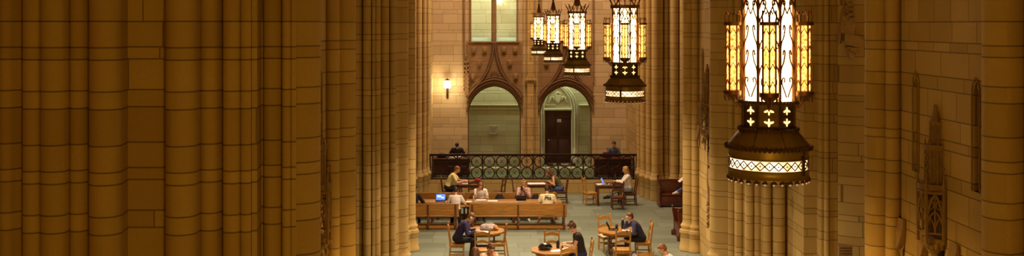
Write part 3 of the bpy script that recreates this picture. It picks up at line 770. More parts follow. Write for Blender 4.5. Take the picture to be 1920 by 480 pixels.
cr.sph((0, 0, 0), .022, 8)
cr.build('rosette', 'iron', ringp_o)
fst = True; ks = []
for k in range(-4, 13):
    x = ((941-PX)/47.3)+.4985*k
    if x-.24 < RX0 or x+.2 > RX1: continue
    ks.append(x)
    for z in (1.252, .80):
        c = ringp_o if fst else copy_tree(ringp_o, rail); fst = False; c.location = (x, 0, z)
so = None
for x in ks[:-1]:
    if so is None:
        curl = MB(); curl.cyl((0, 0, .60), (0, 0, 1.47), .006, seg=6)
        for z in (1.252, .80, 1.026): curl.sph((0, 0, z), .022, 6)
        for z0, sg in ((1.46, -1), (.61, 1)): curl.tube([(-.07, 0, z0), (-.03, 0, z0+sg*.05), (0, 0, z0), (.03, 0, z0+sg*.05), (.07, 0, z0)], .009, 5)
        so = curl.build('scroll_ornament', 'iron', rail); c = so
    else: c = copy_tree(so, rail)
    c.location = (x+.249, 0, 0)
pp = None
xs = [RX0+.02, RX1-.02]+[((952.3-PX)/47.3)+.997*k for k in range(-3, 6)]
for x in xs:
    if pp is None: pp = MB().box((0, 0, 1.03), (.045, .045, .96), bev=.008).sph((0, 0, 1.026), .04, 8).sph((0, 0, 1.48), .035, 8).build('post', 'iron', rail); c = pp
    else: c = copy_tree(pp, rail)
    c.location = (x, 0, 0)

# ------------------------------------------------------------ lanterns
def rope(mb, R, z, r=.012, n=None, rt=None):
    n = n or int(2*PI*R/(r*2.6))
    for k in range(n):
        a = 2*PI*k/n; p = Vector((R*math.cos(a), R*math.sin(a), z)); t = Vector((-math.sin(a), math.cos(a), 0)); d = (t*.9+Vector((0, 0, .75))).normalized()
        mb.sph(p, (r*1.0, r*1.0, r*1.7), 6, rot_to(d))
    mb.tube([(R*math.cos(2*PI*k/32), R*math.sin(2*PI*k/32), z) for k in range(32)], r*.62, 5, closed=True)
def lantern_proto():
    e = empty('hanging_lantern')
    # heights relative to world z of the lantern in the hall (origin at z=0)
    a8 = [PI/8+k*PI/4 for k in range(8)]
    R = .20
    MB().lathe([(R*.96, 6.065), (R*.96, 6.97)], 8, a0=PI/8, a1=PI/8+2*PI).build('glass_body', 'glass_hot', e, smooth=False)
    cage = MB()
    for a in a8:
        cage.box((.212*math.cos(a), .212*math.sin(a), 6.53), (.020, .020, .90), Matrix.Rotation(a, 4, 'Z'))
    def facept(k, u, z, out=.0):   # u in -1..1 across face k
        a = a8[k]; b = a8[(k+1) % 8]; R1 = .208+out
        p = Vector((R1*math.cos(a), R1*math.sin(a), z)); q = Vector((R1*math.cos(b), R1*math.sin(b), z)); return p.lerp(q, (u+1)/2)
    for k in range(8):
        for z0 in (6.11, 6.30, 6.50, 6.70):
            for sg in (-1, 1):
                P = [(sg*.10, z0), (sg*.36, z0+.05), (sg*.70, z0+.11), (sg*.62, z0+.155), (sg*.34, z0+.15), (sg*.40, z0+.12)] if z0 < 6.2 else [(sg*.98, z0-.06), (sg*.80, z0+.04), (sg*.46, z0+.10), (sg*.30, z0+.17), (sg*.46, z0+.19), (sg*.56, z0+.15)]
                cage.tube([facept(k, u, z, .006) for u, z in smooth_curve(P, 3)], .0062, 5)
        for sg in (-1, 1):
            cage.tube([facept(k, u, z, .004) for u, z in smooth_curve([(sg*.98, 6.80), (sg*.7, 6.88), (sg*.3, 6.93), (0, 6.99)], 3)], .008, 5)
            cage.tube([facept(k, u, z, .004) for u, z in smooth_curve([(sg*.0, 6.78), (sg*.45, 6.86), (sg*.9, 6.97)], 3)], .006, 5)
    cage.lathe([(.20, 6.955), (.232, 6.955), (.232, 6.985), (.20, 6.985)], 24, cap=False); rope(cage, .228, 7.0, .010)
    cage.lathe([(.20, 6.05), (.228, 6.05), (.228, 6.08), (.20, 6.08)], 24, cap=False)
    cage.build('cage', 'gilt', e)
    crown = MB()
    for k in range(16):
        a = 2*PI*k/16; ca, sa = math.cos(a), math.sin(a); big = k % 2 == 0; h = .15 if big else .10
        P = smooth_curve([(.222, 6.99), (.218, 7.03), (.245, 7.03+h*.45), (.262, 7.03+h*.8), (.285, 7.02+h)], 3)
        crown.tube([(r*ca, r*sa, z) for r, z in P], .009, 6, r1=.005)
        for sg in (-1, 1):
            crown.tube([(.235*ca, .235*sa, 7.03+h*.3), (.25*ca-sg*.025*sa, .25*sa+sg*.025*ca, 7.03+h*.55), (.26*ca-sg*.012*sa, .26*sa+sg*.012*ca, 7.03+h*.75)], .006, 5)
        crown.sph((.287*ca, .287*sa, 7.025+h), .013, 6)
    crown.build('crown', 'gilt', e)
    hang = MB()
    for k in range(4):
        a = k*PI/2+PI/4; hang.tube([(.20*math.cos(a), .20*math.sin(a), 7.0), (.10*math.cos(a), .10*math.sin(a), 7.18), (.03*math.cos(a), .03*math.sin(a), 7.42), (0, 0, 7.5)], .012, 6)
    hang.lathe([(.06, 7.14), (.055, 7.2), (.02, 7.44), (.035, 7.47), (.035, 7.50), (.012, 7.53)], 10)
    hang.cyl((0, 0, 7.5), (0, 0, 7.62), .010); hang.build('hanger', 'gilt', e)
    ch = MB(); z = 7.62; i = 0
    while z < 16.8:
        ch.tube([((.022*math.cos(t) if i % 2 else 0), (0 if i % 2 else .022*math.cos(t)), z+.055*math.sin(t)) for t in [2*PI*j/8 for j in range(8)]], .007, 5, closed=True); z += .088; i += 1
    ch.build('chain', 'bronze_dark', e)
    # four turrets
    tp = None
    for k in range(4):
        a = k*PI/2
        if tp is None:
            tp = empty('turret'); tp.parent = e
            MB().lathe([(.050, 6.15), (.050, 6.685)], 6).build('turret_glass', 'glass_amber', tp, smooth=False)
            tf = MB()
            for j in range(6):
                b = j*PI/3; tf.box((.056*math.cos(b), .056*math.sin(b), 6.42), (.011, .011, .56), Matrix.Rotation(b, 4, 'Z'))
                b2 = (j+1)*PI/3; p, q = Vector((.056*math.cos(b), .056*math.sin(b), 0)), Vector((.056*math.cos(b2), .056*math.sin(b2), 0))
                for zz in (6.19, 6.33, 6.47, 6.61):
                    tf.tube([p+Vector((0, 0, zz)), (p+q)/2*1.04+Vector((0, 0, zz+.055)), q+Vector((0, 0, zz))], .0045, 5)
                tf.tube([p*1.25+Vector((0, 0, 6.51)), p+Vector((0, 0, 6.50)), p*1.0+Vector((0, 0, 6.44))], .006, 5)
                tf.tube([p+Vector((0, 0, 6.71)), p*1.12+Vector((0, 0, 6.76)), p*1.0+(q-p)*.25+Vector((0, 0, 6.805)), p+(q-p)*.5+Vector((0, 0, 6.775))], .0065, 5)
                tf.tube([p+Vector((0, 0, 6.13)), p*1.2+Vector((0, 0, 6.10)), p*1.05+Vector((0, 0, 6.07))], .007, 5)
            tf.lathe([(.05, 6.685), (.078, 6.69), (.078, 6.715), (.05, 6.72)], 12, cap=False); tf.lathe([(.015, 6.07), (.05, 6.10), (.078, 6.125), (.078, 6.155), (.05, 6.16)], 12)
            tf.build('turret_frame', 'gilt', tp)
            tb_ = MB()
            for zz in (6.12, 6.70): tb_.tube([(-.09, 0, zz), (-.06, 0, zz-.02), (0, 0, zz)], .009, 6)
            tb_.cyl((-.072, 0, 6.0), (-.072, 0, 6.70), .006, seg=6)
            tb_.tube([(-.09, 0, 6.01), (-.04, 0, 6.03), (0, 0, 6.09)], .012, 6)
            tb_.build('turret_bracket', 'gilt', tp); c = tp
        else: c = copy_tree(tp, e)
        c.location = (.274*math.cos(a), .274*math.sin(a), 0); c.rotation_euler = (0, 0, a); 
    # neck drum with fleurs
    neck = MB(); neck.lathe([(.205, 6.068), (.215, 6.048), (.208, 6.028), (.208, 5.878), (.216, 5.863), (.216, 5.838)], 8, a0=PI/8, a1=PI/8+2*PI)
    for a in a8: neck.cyl((.215*math.cos(a), .215*math.sin(a), 5.848), (.215*math.cos(a), .215*math.sin(a), 6.058), .009, seg=6)
    neck.build('neck', 'bronze_dark', e, smooth=False)
    rp = MB(); rope(rp, .226, 6.063, .012); rp.build('rope_ring', 'bronze_dark', e)
    rp = MB(); rope(rp, .232, 5.846, .012); rp.build('rope_ring', 'bronze_dark', e)
    rp = MB(); rope(rp, .335, 5.70, .014); rp.build('rope_ring', 'bronze_dark', e)
    fp = None
    for zc, sg in ((5.998, 1), (5.913, -1)):
        for k in range(8):
            if fp is None or k == 0:
                fl = MB()
                for (y, z, ry, rz_, rot) in ((0, .012, .010, .026, 0), (-.018, .003, .022, .009, .35), (.018, .003, .022, .009, -.35), (0, -.014, .007, .016, 0)):
                    fl.sph((.196, y, sg*z), (.004, ry, rz_), 8, Matrix.Rotation(sg*rot, 4, 'X'))
                fp = fl.build('fleur_glass', 'glass_fleur', e); c = fp
            else: c = copy_tree(fp, e)
            c.location = (0, 0, zc); c.rotation_euler = (0, 0, k*PI/4)
    # bell
    MB().lathe([(.214, 5.843), (.228, 5.832), (.272, 5.782), (.308, 5.735), (.325, 5.705), (.325, 5.69)], 32, cap=False).build('bell', 'bronze', e)
    sm = MB(); sm.tube([(.222*math.cos(2*PI*k/24), .222*math.sin(2*PI*k/24), 5.84) for k in range(24)], .004, 5, closed=True)
    for k in range(8):
        a = a8[k]; sm.tube([(.218*math.cos(a), .218*math.sin(a), 5.86), (.268*math.cos(a), .268*math.sin(a), 5.79), (.330*math.cos(a), .330*math.sin(a), 5.70)], .0025, 5)
        for z_, r_ in ((5.83, .24), (5.78, .27), (5.73, .306)): sm.sph((r_*math.cos(a)*1.01, r_*math.sin(a)*1.01, z_), .006, 6)
    sm.build('bell_seam', 'bronze_dark', e)
    MB().lathe([(.318, 5.70), (.312, 5.685), (.312, 5.625), (.318, 5.622), (.318, 5.612), (.306, 5.612)], 32, cap=False).build('upper_band', 'bronze', e)
    MB().lathe([(.306, 5.532), (.318, 5.532), (.320, 5.52), (.314, 5.51), (.314, 5.475), (.320, 5.465), (.318, 5.455), (.306, 5.455)], 32, cap=False).build('lower_band', 'bronze', e)
    MB().lathe([(.300, 5.52), (.300, 5.62)], 32, cap=False).build('band_glass', 'glass_band', e)
    fw = MB()
    for k in range(28):
        a, b = 2*PI*k/28, 2*PI*(k+1)/28; m_ = (a+b)/2
        P = lambda t, z: (.310*math.cos(t), .310*math.sin(t), z)
        for s_ in (1, -1):
            za, zb = (5.538, 5.606) if s_ > 0 else (5.606, 5.538)
            fw.tube([P(a, za), P(a+.07, za+s_*.022), P(m_, 5.572), P(b-.07, zb-s_*.022), P(b, zb)], .0045, 5)
        fw.sph(P(m_, 5.572), .008, 6); fw.sph(P(a, 5.572), .006, 6)
    fw.build('fretwork', 'bronze_dark', e)
    MB().box((0, -.323, 5.57), (.030, .014, .15), bev=.003).tube([(0, -.33, 5.66), (.01, -.335, 5.70), (-.012, -.335, 5.69)], .007, 6).build('hasp', 'bronze_dark', e).rotation_euler = (0, 0, .93)
    dr = MB()
    for k in range(30):
        a = 2*PI*k/30; c_, s_ = math.cos(a), math.sin(a)
        dr.tube([(.312*c_+.022*-s_*math.sin(t), .312*s_+.022*c_*math.sin(t), 5.452-.022*(1-math.cos(t))*.9) for t in [PI*(-.5+j/6)+PI/2*0 for j in range(7)]], .006, 5)
        dr.cyl((.312*c_, .312*s_, 5.46), (.312*c_, .312*s_, 5.435), .010, .016, 6)
    dr.build('scallop_fringe', 'bronze_dark', e)
    d0 = MB().sph((.314, 0, 5.430), (.008, .009, .012), 8).build('glass_drop', 'glass_drop', e)
    for k in range(1, 30):
        c = copy_tree(d0, e); c.rotation_euler = (0, 0, 2*PI*k/30)
    inner = MB().lathe([(.02, 5.60), (.30, 5.60)], 24, cap=False); inner.build('down_light_glass', 'glass_band', e)
    return e
lp = lantern_proto()
LN = ['biggest, nearest gothic lantern with glowing glass and bronze bell, at the right', 'second largest glowing lantern, hanging between door arch and right shafts', 'third glowing lantern in the row, half in front of the doorway arch',
      'fourth glowing lantern in the row, overlapping the one behind it', 'smallest and farthest glowing lantern, beside the gallery opening']
for k in range(5):
    e = lp if k == 0 else copy_tree(lp)
    x = 2.24*KA; y = 7.92*KA*(k+1)
    if k == 4: y = 38.9*KA; x = 2.2*KA
    e.location = (x, y, .9222); e.rotation_euler = (0, 0, -.245 if k == 0 else -1.71); e.scale = (.97*KA, .97*KA, .955*KA)
    if k:
        for c in e.children:
            if c.name.startswith('hasp'): c.rotation_euler = (0, 0, 1.36)
    tag(e, LN[k], 'lantern', 'hanging lanterns down the hall')

# ------------------------------------------------------------ furniture
def chair_proto(name, wd, seat_mat, armless=True):
    e = empty(name)                                     # faces +x (sitter looks to +x)
    hw, hd, sh, H = .215, .205, .455, 1.02
    st_ = MB().box((0, 0, sh-.01), (2*hd+.03, 2*hw+.03, .035), bev=.01).build('seat', seat_mat, e)
    MB().box((0, 0, sh-.055), (2*hd-.02, 2*hw-.02, .06)).build('seat_frame', wd, e)
    for sy in (-1, 1):
        MB().box((hd-.02, sy*(hw-.02), .215), (.04, .04, .43), bev=.006).build('leg', wd, e)
        m = MB(); m.prism([(-hd+.02-.02-.03, 0), (-hd+.02+.02-.03, 0), (-hd+.042, sh), (-hd-.035, H-.02), (-hd-.075, H-.02), (-hd-.0, sh)], sy*(hw-.02)-.02, sy*(hw-.02)+.02, 'y')
        m.sph((-hd-.055, sy*(hw-.02), H), (.022, .022, .03), 8); m.build('leg', wd, e)
    def bx(z): return -hd-.0-.055*(z-sh)/(H-sh)
    def slat(z0, h, rise, th=.022):
        n = 10; A = []; B = []
        for i in range(n+1):
            u = -1+2*i/n; y = u*(hw-.03); r = rise*(math.cos(u*PI)*.5+.5)**.8 + rise*.35*(abs(u) > .8)
            A.append((y, z0+h+r)); B.append((y, z0+rise*.5*(math.cos(u*PI)*.5+.5)))
        m = MB(); m.prism(A+B[::-1], bx(z0)-th/2, bx(z0)+th/2, 'x'); return m
    slat(.87, .075, .055).build('top_rail', wd, e); slat(.66, .055, .05).build('back_slat', wd, e)
    for sy in (-1, 1): MB().box((0, sy*(hw-.02), .17), (2*hd-.04, .022, .035)).build('stretcher', wd, e)
    MB().box((hd-.02, 0, .25), (.022, 2*hw-.06, .05)).build('stretcher', wd, e); MB().box((-hd+.0, 0, .20), (.022, 2*hw-.06, .035)).build('stretcher', wd, e)
    return e
def octable_proto(name, wd, R=.57, H=.75):
    e = empty(name)
    P = [(R*math.cos(PI/8+k*PI/4)/math.cos(PI/8)*.98, R*math.sin(PI/8+k*PI/4)/math.cos(PI/8)*.98) for k in range(8)]
    m = MB(); m.prism(P, H-.045, H)
    bmesh.ops.bevel(m.bm, geom=[ed for ed in m.bm.edges], offset=.008, segments=2, affect='EDGES'); m.build('tabletop', wd, e)
    MB().prism([(p[0]*.80, p[1]*.80) for p in P], H-.12, H-.045).build('apron', wd, e)
    for sx in (-1, 1):
        m = MB(); m.prism([(-.16, .08), (.16, .08), (.09, .30), (.13, .48), (.20, H-.1), (-.20, H-.1), (-.13, .48), (-.09, .30)], sx*.26-.025, sx*.26+.025, 'x'); m.box((sx*.26, 0, .045), (.09, .62, .09), bev=.02); m.build('trestle', 'walnut', e)
    MB().box((0, 0, .28), (.52, .035, .10), bev=.008).build('stretcher', 'walnut', e); return e
PROT = {}
def place(kind, maker, loc, rz, name_lab, cat, grp=None):
    first = kind not in PROT
    if first: PROT[kind] = maker()
    e = PROT[kind] if first else copy_tree(PROT[kind])
    e.location = loc; e.rotation_euler = (0, 0, math.radians(rz)); tag(e, name_lab, cat, grp); return e
oakc = lambda: chair_proto('dining_chair', 'oak_chair', 'oak_chair')
walc = lambda: chair_proto('dining_chair', 'walnut', 'walnut')
creamc = lambda: chair_proto('dining_chair', 'oak_chair', 'seat')
G1 = 'oak chairs round the near octagonal tables'; G2 = 'dark chairs by the railing'
def ch(x, s_or_y, rz, lab, k='oak'):
    return place({'oak': 'oakc', 'wal': 'walc', 'cream': 'creamc'}[k], {'oak': oakc, 'wal': walc, 'cream': creamc}[k], (x, s_or_y, 0), rz, lab, 'chair', G1 if k != 'wal' else G2)
# table A (left), B (middle), C (right)
place('tA', lambda: octable_proto('octagonal_table', 'oak', .56), (.10, 29.25, 0), 0, 'octagonal oak table under the crumpled grey bag, at the left', 'table', 'octagonal oak tables')
place('tA', None, (1.86, 26.75, 0), 0, 'octagonal oak table holding the glossy black helmet', 'table', 'octagonal oak tables')
place('tA', None, (3.93, 29.25, 0), 0, 'octagonal oak table with a dark bottle and a small laptop', 'table', 'octagonal oak tables')
place('tA', None, (.95, 24.0, 0), 0, 'octagonal oak table just showing its edge at the bottom of the photo', 'table', 'octagonal oak tables')
ch(-.70, 28.85, 0, 'oak chair under the man in the navy sweater')
ch(.02, 28.1, 90, 'empty oak chair with its back to us before the table with the grey bag')
ch(.46, 29.0, 180, 'empty oak chair seen side-on at the right end of the table with the grey bag')
ch(1.93, 27.62, -90, 'oak chair facing us behind the table with the helmet')
ch(2.22, 26.05, 90, 'oak chair with its back to us in front of the table with the helmet')
ch(2.67, 26.75, 180, 'oak chair under the woman in the black top')
ch(.90, 26.75, 0, 'lone oak chair seen side-on left of the table with the helmet')
ch(3.72, 29.95, -75, 'cream-seated oak chair facing us behind the table with the bottle', 'cream')
ch(3.90, 28.15, 90, 'oak chair with its back to us before the table with the bottle')
ch(4.63, 29.1, 180, 'oak chair under the woman in the navy sweatshirt')
ch(4.08, 25.5, 90, 'oak chair whose curved top rail only shows at the bottom below the patterned bag')
ch(4.77, 24.6, 180, 'oak chair under the man in the white shirt at the bottom of the photo')
ch(.18, 24.72, 0, 'oak chair under the long-haired person at the bottom of the photo')
ch(-.22, 23.9, 0, 'oak chair under the dark-haired person at the bottom of the photo')
def dtable(): 
    e = empty('square_table'); MB().box((0, 0, .73), (1.0, .8, .04), bev=.01).build('tabletop', 'walnut', e); MB().box((0, 0, .67), (.88, .68, .09)).build('apron', 'walnut', e)
    for sx in (-1, 1):
        for sy in (-1, 1): MB().box((sx*.42, sy*.32, .33), (.07, .07, .66), bev=.01).build('leg', 'walnut', e)
    for sx in (-1, 1): MB().box((sx*.42, 0, .15), (.04, .6, .05)).build('stretcher', 'walnut', e)
    return e
G3 = 'dark tables by the railing'
place('tD', dtable, (-.42, 37.9, 0), 0, 'dark wooden table in front of the man in the yellow shirt', 'table', G3)
place('tD', None, (2.18, 37.9, 0), 0, 'dark wooden table the long-haired woman in jeans leans on', 'table', G3)
place('tD', None, (4.72, 37.7, 0), 0, 'dark wooden table in front of the woman in the cream sweater', 'table', G3)
ch(-1.27, 37.85, 0, 'dark chair under the man in the yellow shirt', 'wal')
ch(-.28, 37.05, 90, 'empty dark chair with its back to us by the yellow-shirted man', 'wal')
ch(.62, 37.8, 160, 'empty dark chair left of the gap between the railing tables', 'wal')
ch(1.38, 37.9, 0, 'empty dark chair at the left end of the middle railing table', 'wal')
ch(2.98, 37.95, 180, 'dark chair under the long-haired woman in jeans', 'wal')
ch(4.02, 37.6, 10, 'empty brown chair left of the table with papers and laptop')
ch(4.92, 36.75, 90, 'empty dark chair with its back to us before the table with the laptop', 'wal')
ch(5.50, 37.55, 180, 'dark chair under the woman in the cream sweater', 'wal')
# benches
def bench_proto(L, name='oak_bench', wd='oak', nleg=3, H=.84):
    e = empty(name)                     # sitter faces +y, back at y=0
    MB().box((0, 0, (H+.47)/2), (L, .035, H-.47), bev=.008).box((0, 0, H-.005), (L, .055, .03), bev=.008).build('backrest', wd, e)
    MB().box((0, .23, .425), (L, .42, .04), bev=.01).build('seat', wd, e)
    MB().box((0, .03, .08), (L-.06, .05, .10), bev=.01).build('stretcher', wd, e); MB().box((0, .40, .08), (L-.06, .05, .10), bev=.01).build('stretcher', wd, e)
    for i in range(nleg):
        x = -L/2+.10+(L-.2)*i/(nleg-1)
        m = MB(); m.box((x, -.03, H/2), (.055, .05, H-.02), bev=.008)
        for z in (.16, .30, .38): m.sph((x, -.03, z), (.042, .035, .04), 8)
        m.box((x, .40, .2), (.05, .05, .40), bev=.008).box((x, .2, .38), (.045, .38, .06)).box((x, .2, .05), (.06, .44, .07), bev=.01); m.build('leg', 'walnut' if wd == 'oak' else wd, e)
    return e
GB = 'long oak benches'
place('b1', lambda: bench_proto(3.18), (1.19, 33.0, 0), 0, 'long oak bench with its back to us in the centre, below the lettered shirt', 'bench', GB)
place('b2', lambda: bench_proto(2.0), (-1.74, 33.0, 0), 0, 'shorter oak bench with its back to us at the left beside the pier', 'bench', GB)
place('b1', None, (1.02, 35.15, 0), 180, 'long oak bench facing us behind the centre reading table', 'bench', GB)
place('b2', None, (-1.50, 35.15, 0), 180, 'shorter oak bench facing us behind the blue laptop', 'bench', GB)
def ltable(L):
    e = empty('reading_table'); MB().box((0, 0, .73), (L, .66, .045), bev=.01).build('tabletop', 'oak', e); MB().box((0, 0, .67), (L-.2, .5, .08)).build('apron', 'oak', e)
    for i in range(3):
        x = -L/2+.3+(L-.6)*i/2; MB().box((x, 0, .36), (.07, .30, .64), bev=.015).box((x, 0, .04), (.1, .58, .08), bev=.015).build('trestle', 'walnut', e)
    return e
place('lt1', lambda: ltable(3.2), (1.08, 34.08, 0), 0, 'long oak reading table between the two centre benches', 'table', 'long reading tables')
place('lt2', lambda: ltable(2.0), (-1.66, 34.08, 0), 0, 'shorter oak reading table with the blue-screened laptop', 'table', 'long reading tables')
# tall mahogany pew at the right wall (facing us)
def pew(L, H, name, arm=0.):
    e = empty(name)                     # sitter faces -y
    m = MB(); m.box((0, .02, H/2), (L, .04, H-.04), bev=.01); m.box((0, 0, H-.02), (L+.02, .08, .06), bev=.015); m.build('backrest', 'mahogany', e)
    MB().box((0, -.24, .44), (L-.08, .44, .04), bev=.01).build('seat', 'mahogany', e)
    MB().box((0, -.42, .22), (L-.10, .03, .36), bev=.006).build('front_panel', 'mahogany', e)
    for sx in (-1, 1):
        m = MB(); m.prism([(.06, 0), (-.50, 0), (-.50, .14), (-.44, .20), (-.44, .52), (-.49, .60+arm), (-.47, .68+arm), (-.38, .68+arm*.8), (-.24, .70+arm*.6), (-.10, .82+arm*.5), (-.03, H+.02), (.0, H+.07), (.06, H+.07)], sx*L/2-.03, sx*L/2+.03, 'x')
        m.sph((sx*L/2, .03, H+.12), (.045, .045, .06), 8); m.sph((sx*L/2, -.47, .72+arm), (.04, .05, .04), 8)
        m.box((sx*L/2, -.22, .08), (.08, .60, .16), bev=.015); m.build('end_panel', 'mahogany', e)
    return e
e = pew(2.3, .96, 'wooden_pew'); e.location = (7.68, 37.5, 0); tag(e, 'tall red-brown pew against the shafts with a reader lying on it', 'pew', 'mahogany pews')
e = pew(.95, 1.15, 'wooden_pew', .2); e.location = (6.55, 31.75, 0); e.rotation_euler = (0, 0, -PI/2); tag(e, 'dark carved pew seen end-on beside the foot of the right pier', 'pew', 'mahogany pews')
# desks behind the railing
def desk():
    e = empty('reading_desk'); MB().box((0, 0, .74), (1.55, .75, .045), bev=.01).build('desk_top', 'door_wood', e)
    MB().box((0, -.30, .40), (1.46, .03, .62)).box((0, -.32, .62), (1.46, .03, .05)).box((0, -.32, .2), (1.46, .03, .05)).build('front_panel', 'door_wood', e)
    for sx in (-1, 1): MB().box((sx*.68, 0, .36), (.07, .62, .72), bev=.012).build('leg', 'door_wood', e)
    return e
place('dk', desk, (-1.22, 41.1, .525), 0, 'dark desk behind the left end of the iron railing', 'desk', 'desks behind the railing')
place('dk', None, (5.30, 41.1, .525), 0, 'dark desk behind the right end of the iron railing', 'desk', 'desks behind the railing')
# ------------------------------------------------------------ people
def ik(S, T, a, b, pole):
    S, T, pole = Vector(S), Vector(T), Vector(pole); d = T-S; L = min(d.length, a+b-.004); L = max(L, abs(a-b)+.01); dn = d.normalized()
    T = S+dn*L; x = (a*a-b*b+L*L)/(2*L); h = math.sqrt(max(0, a*a-x*x)); pp_ = pole-dn*pole.dot(dn)
    pp_.normalize(); return S+dn*x+pp_*h, T
def hand(mb, wrist, d, n, side, curl=.5, r=.0105):
    """d: direction of the hand, n: palm normal (towards the held thing), side=+1 left / -1 right"""
    d = Vector(d).normalized(); n = Vector(n); n = (n-d*n.dot(d)).normalized(); w = d.cross(n)*(-side)     # w points to the thumb side
    wrist = Vector(wrist); R = Matrix((d, w, n)).transposed().to_4x4()
    mb.sph(wrist+d*.048, (.048, .040, .017), 12, R)
    for i, (o, L) in enumerate(((.031, .078), (.011, .088), (-.010, .082), (-.030, .064))):
        p = wrist+d*(.084-.004*abs(i-1))+w*o; dirn = d.copy(); nn = n.copy(); r0 = r
        mb.cap(wrist+d*.03+w*o*.8, p, r*1.05, r, 8)
        for seg, fr_ in enumerate((.45, .30, .25)):
            a = curl*(.5+.35*seg); dirn, nn = dirn*math.cos(a)+nn*math.sin(a), nn*math.cos(a)-dirn*math.sin(a)
            q = p+dirn*L*fr_+w*o*.06; mb.cap(p, q, r0, r0*.92, 8); p = q; r0 *= .92
    t0 = wrist+d*.022+w*.030; t1 = t0+(d*.6+w*.75+n*.25).normalized()*.040; t2 = t1+(d*.85+w*.25+n*.4).normalized()*.034
    mb.cap(t0, t1, r*1.35, r*1.15, 8); mb.cap(t1, t2, r*1.1, r*.95, 8)
HEAD_PARTS = {}
def person(label, loc, rz, lean=18, pitch=20, yaw=0, lh=None, rh=None, ld=None, rd=None, top='white', sleeve='short', legs='blackpant', short=False, hair='brown', style='short',
           shoe='darkshoe', skin='skin', feet=None, knees=None, seat=.47, sc=1.0, seated=True, glasses=False, headphones=False, text=None, curl=.5, group=None, build=1.0, roll=0, cap=None, lying=False, bare=False):
    e = empty('person', loc, math.radians(rz), label, 'person', group); e.scale = (sc, sc, sc)
    X, Y, Z = Vector((1, 0, 0)), Vector((0, 1, 0)), Vector((0, 0, 1))
    hip = Vector((0, 0, seat+.095)); a0, a1 = math.radians(lean*.7), math.radians(lean*1.25)
    def D(a): return Vector((math.sin(a), 0, math.cos(a)))
    def Fw(a): return Vector((math.cos(a), 0, -math.sin(a)))
    waist = hip+D(a0)*.17; chest = waist+D((a0+a1)/2)*.17; sh = chest+D(a1)*.14; nb = sh+D(a1)*.055
    ph = math.radians(pitch); fwd = Vector((.03, 0, 0)); hc = nb+D((a1+ph)/2)*.075+D(ph)*.085+Vector((.012, 0, 0))
    HR = Matrix.Rotation(math.radians(yaw), 4, 'Z') @ Matrix.Rotation(ph, 4, 'Y') @ Matrix.Rotation(math.radians(roll), 4, 'X')
    HM = Matrix.Translation(hc) @ HR
    def torso(mb, g, top_=True, low=True):
        b = build
        secs = [(hip-D(a0)*.07, Y, Fw(a0), (.145+g)*b, .095+g), (hip, Y, Fw(a0), (.168+g)*b, .118+g), (hip+D(a0)*.09, Y, Fw(a0), (.150+g)*b, .108+g), (waist, Y, Fw(a0), (.135+g)*b, .098+g),
                (chest, Y, Fw(a1), (.158+g)*b, .112+g), (sh-D(a1)*.02, Y, Fw(a1), (.165+g)*b, .100+g), (sh+D(a1)*.03, Y, Fw(a1), (.115+g), .072+g), (nb, Y, Fw(a1), (.060+g*.6), .058+g*.6)]
        if not low: secs = secs[2:]
        mb.loft(secs)
    body = MB(); torso(body, 0)
    body.cap(nb-D(a1)*.02, hc-HR.to_3x3() @ Vector((.02, 0, .05)), .056, .052)
    # head
    def H(p): return HM @ Vector(p)
    for c, r in (((-.008, 0, .025), (.094, .075, .098)), ((.026, 0, -.045), (.058, .056, .066)), ((.052, 0, -.086), (.030, .030, .024)), ((.052, .036, -.018), (.030, .024, .026)), ((.052, -.036, -.018), (.030, .024, .026)),
                 ((.0, .078, -.004), (.018, .011, .030)), ((0, -.078, -.004), (.018, .011, .030))): body.sph(H(c), r, 16, HR)
    body.cap(H((.084, 0, .014)), H((.104, 0, -.022)), .011, .016, 8); body.cap(H((.074, -.034, .038)), H((.074, .034, .038)), .013, seg=8)
    body.cap(H((.078, -.020, -.057)), H((.078, .020, -.057)), .010, seg=8)
    # arms
    arms = []
    for sd, tgt, hd in ((1, lh, ld), (-1, rh, rd)):
        S = sh+Y*sd*.165*build-D(a1)*.005
        if tgt is None: tgt = Vector((.38, sd*.14, .79))
        tgt = Vector(tgt)
        E, Wp = ik(S, tgt, .285, .255, Vector((-.25, sd*.55, -.8)))
        body.cap(S, E, .050, .038); body.cap(E, E.lerp(Wp, .35), .040, .040); body.cap(E.lerp(Wp, .35), Wp, .038, .026)
        fd = (Wp-E).normalized(); dd, nn = hd if hd else ((fd.x, fd.y-sd*.25, min(fd.z, .0)), (0, -sd*.15, -1))
        hand(body, Wp, dd, nn, sd, curl); arms.append((S, E, Wp))
    # legs
    lg = []
    if knees is None: knees = [(.44, .12, seat+.075), (.44, -.12, seat+.075)]
    if feet is None: feet = [(.42, .13, .09), (.40, -.12, .09)]
    for k, (sd) in enumerate((1, -1)):
        hj = hip+Y*sd*.085+Vector((.0, 0, -.02)); K = Vector(knees[k]); A = Vector(feet[k])
        body.cap(hj, K, .086, .056); body.cap(K, K.lerp(A, .35), .055, .054); body.cap(K.lerp(A, .35), A, .052, .034)
        if lying: fdir = Vector((.25, 0, .97))
        else: fdir = Vector((1, sd*.15, -.12))
        fdir.normalize(); body.cap(A-Z*.03-fdir*.03, A-Z*.045+fdir*.14, .034, .026, 10)
        lg.append((hj, K, A, fdir))
    voxel(body, 'body_tmp', skin, e, .0088, 2, .45); b = e.children[0]
    b.name = 'body'
    ey = MB()
    for sd in (-1, 1): ey.sph(H((.080, sd*.029, .012)), .0085, 8)
    ey.build('eyes', 'eye', e)
    # clothes
    tp = MB(); torso(tp, .014)
    for (S, E, Wp) in arms:
        f = {'short': .62, 'long': 1., 'cap': .25, 'none': -1}[sleeve]
        if f > 0: tp.cap(S, S.lerp(E, f if f < 1 else 1), .073, .060 if f < 1 else .055); tp.cap(sh, S, .075, .073)
        if sleeve == 'long': tp.cap(E, E.lerp(Wp, .88), .052, .037)
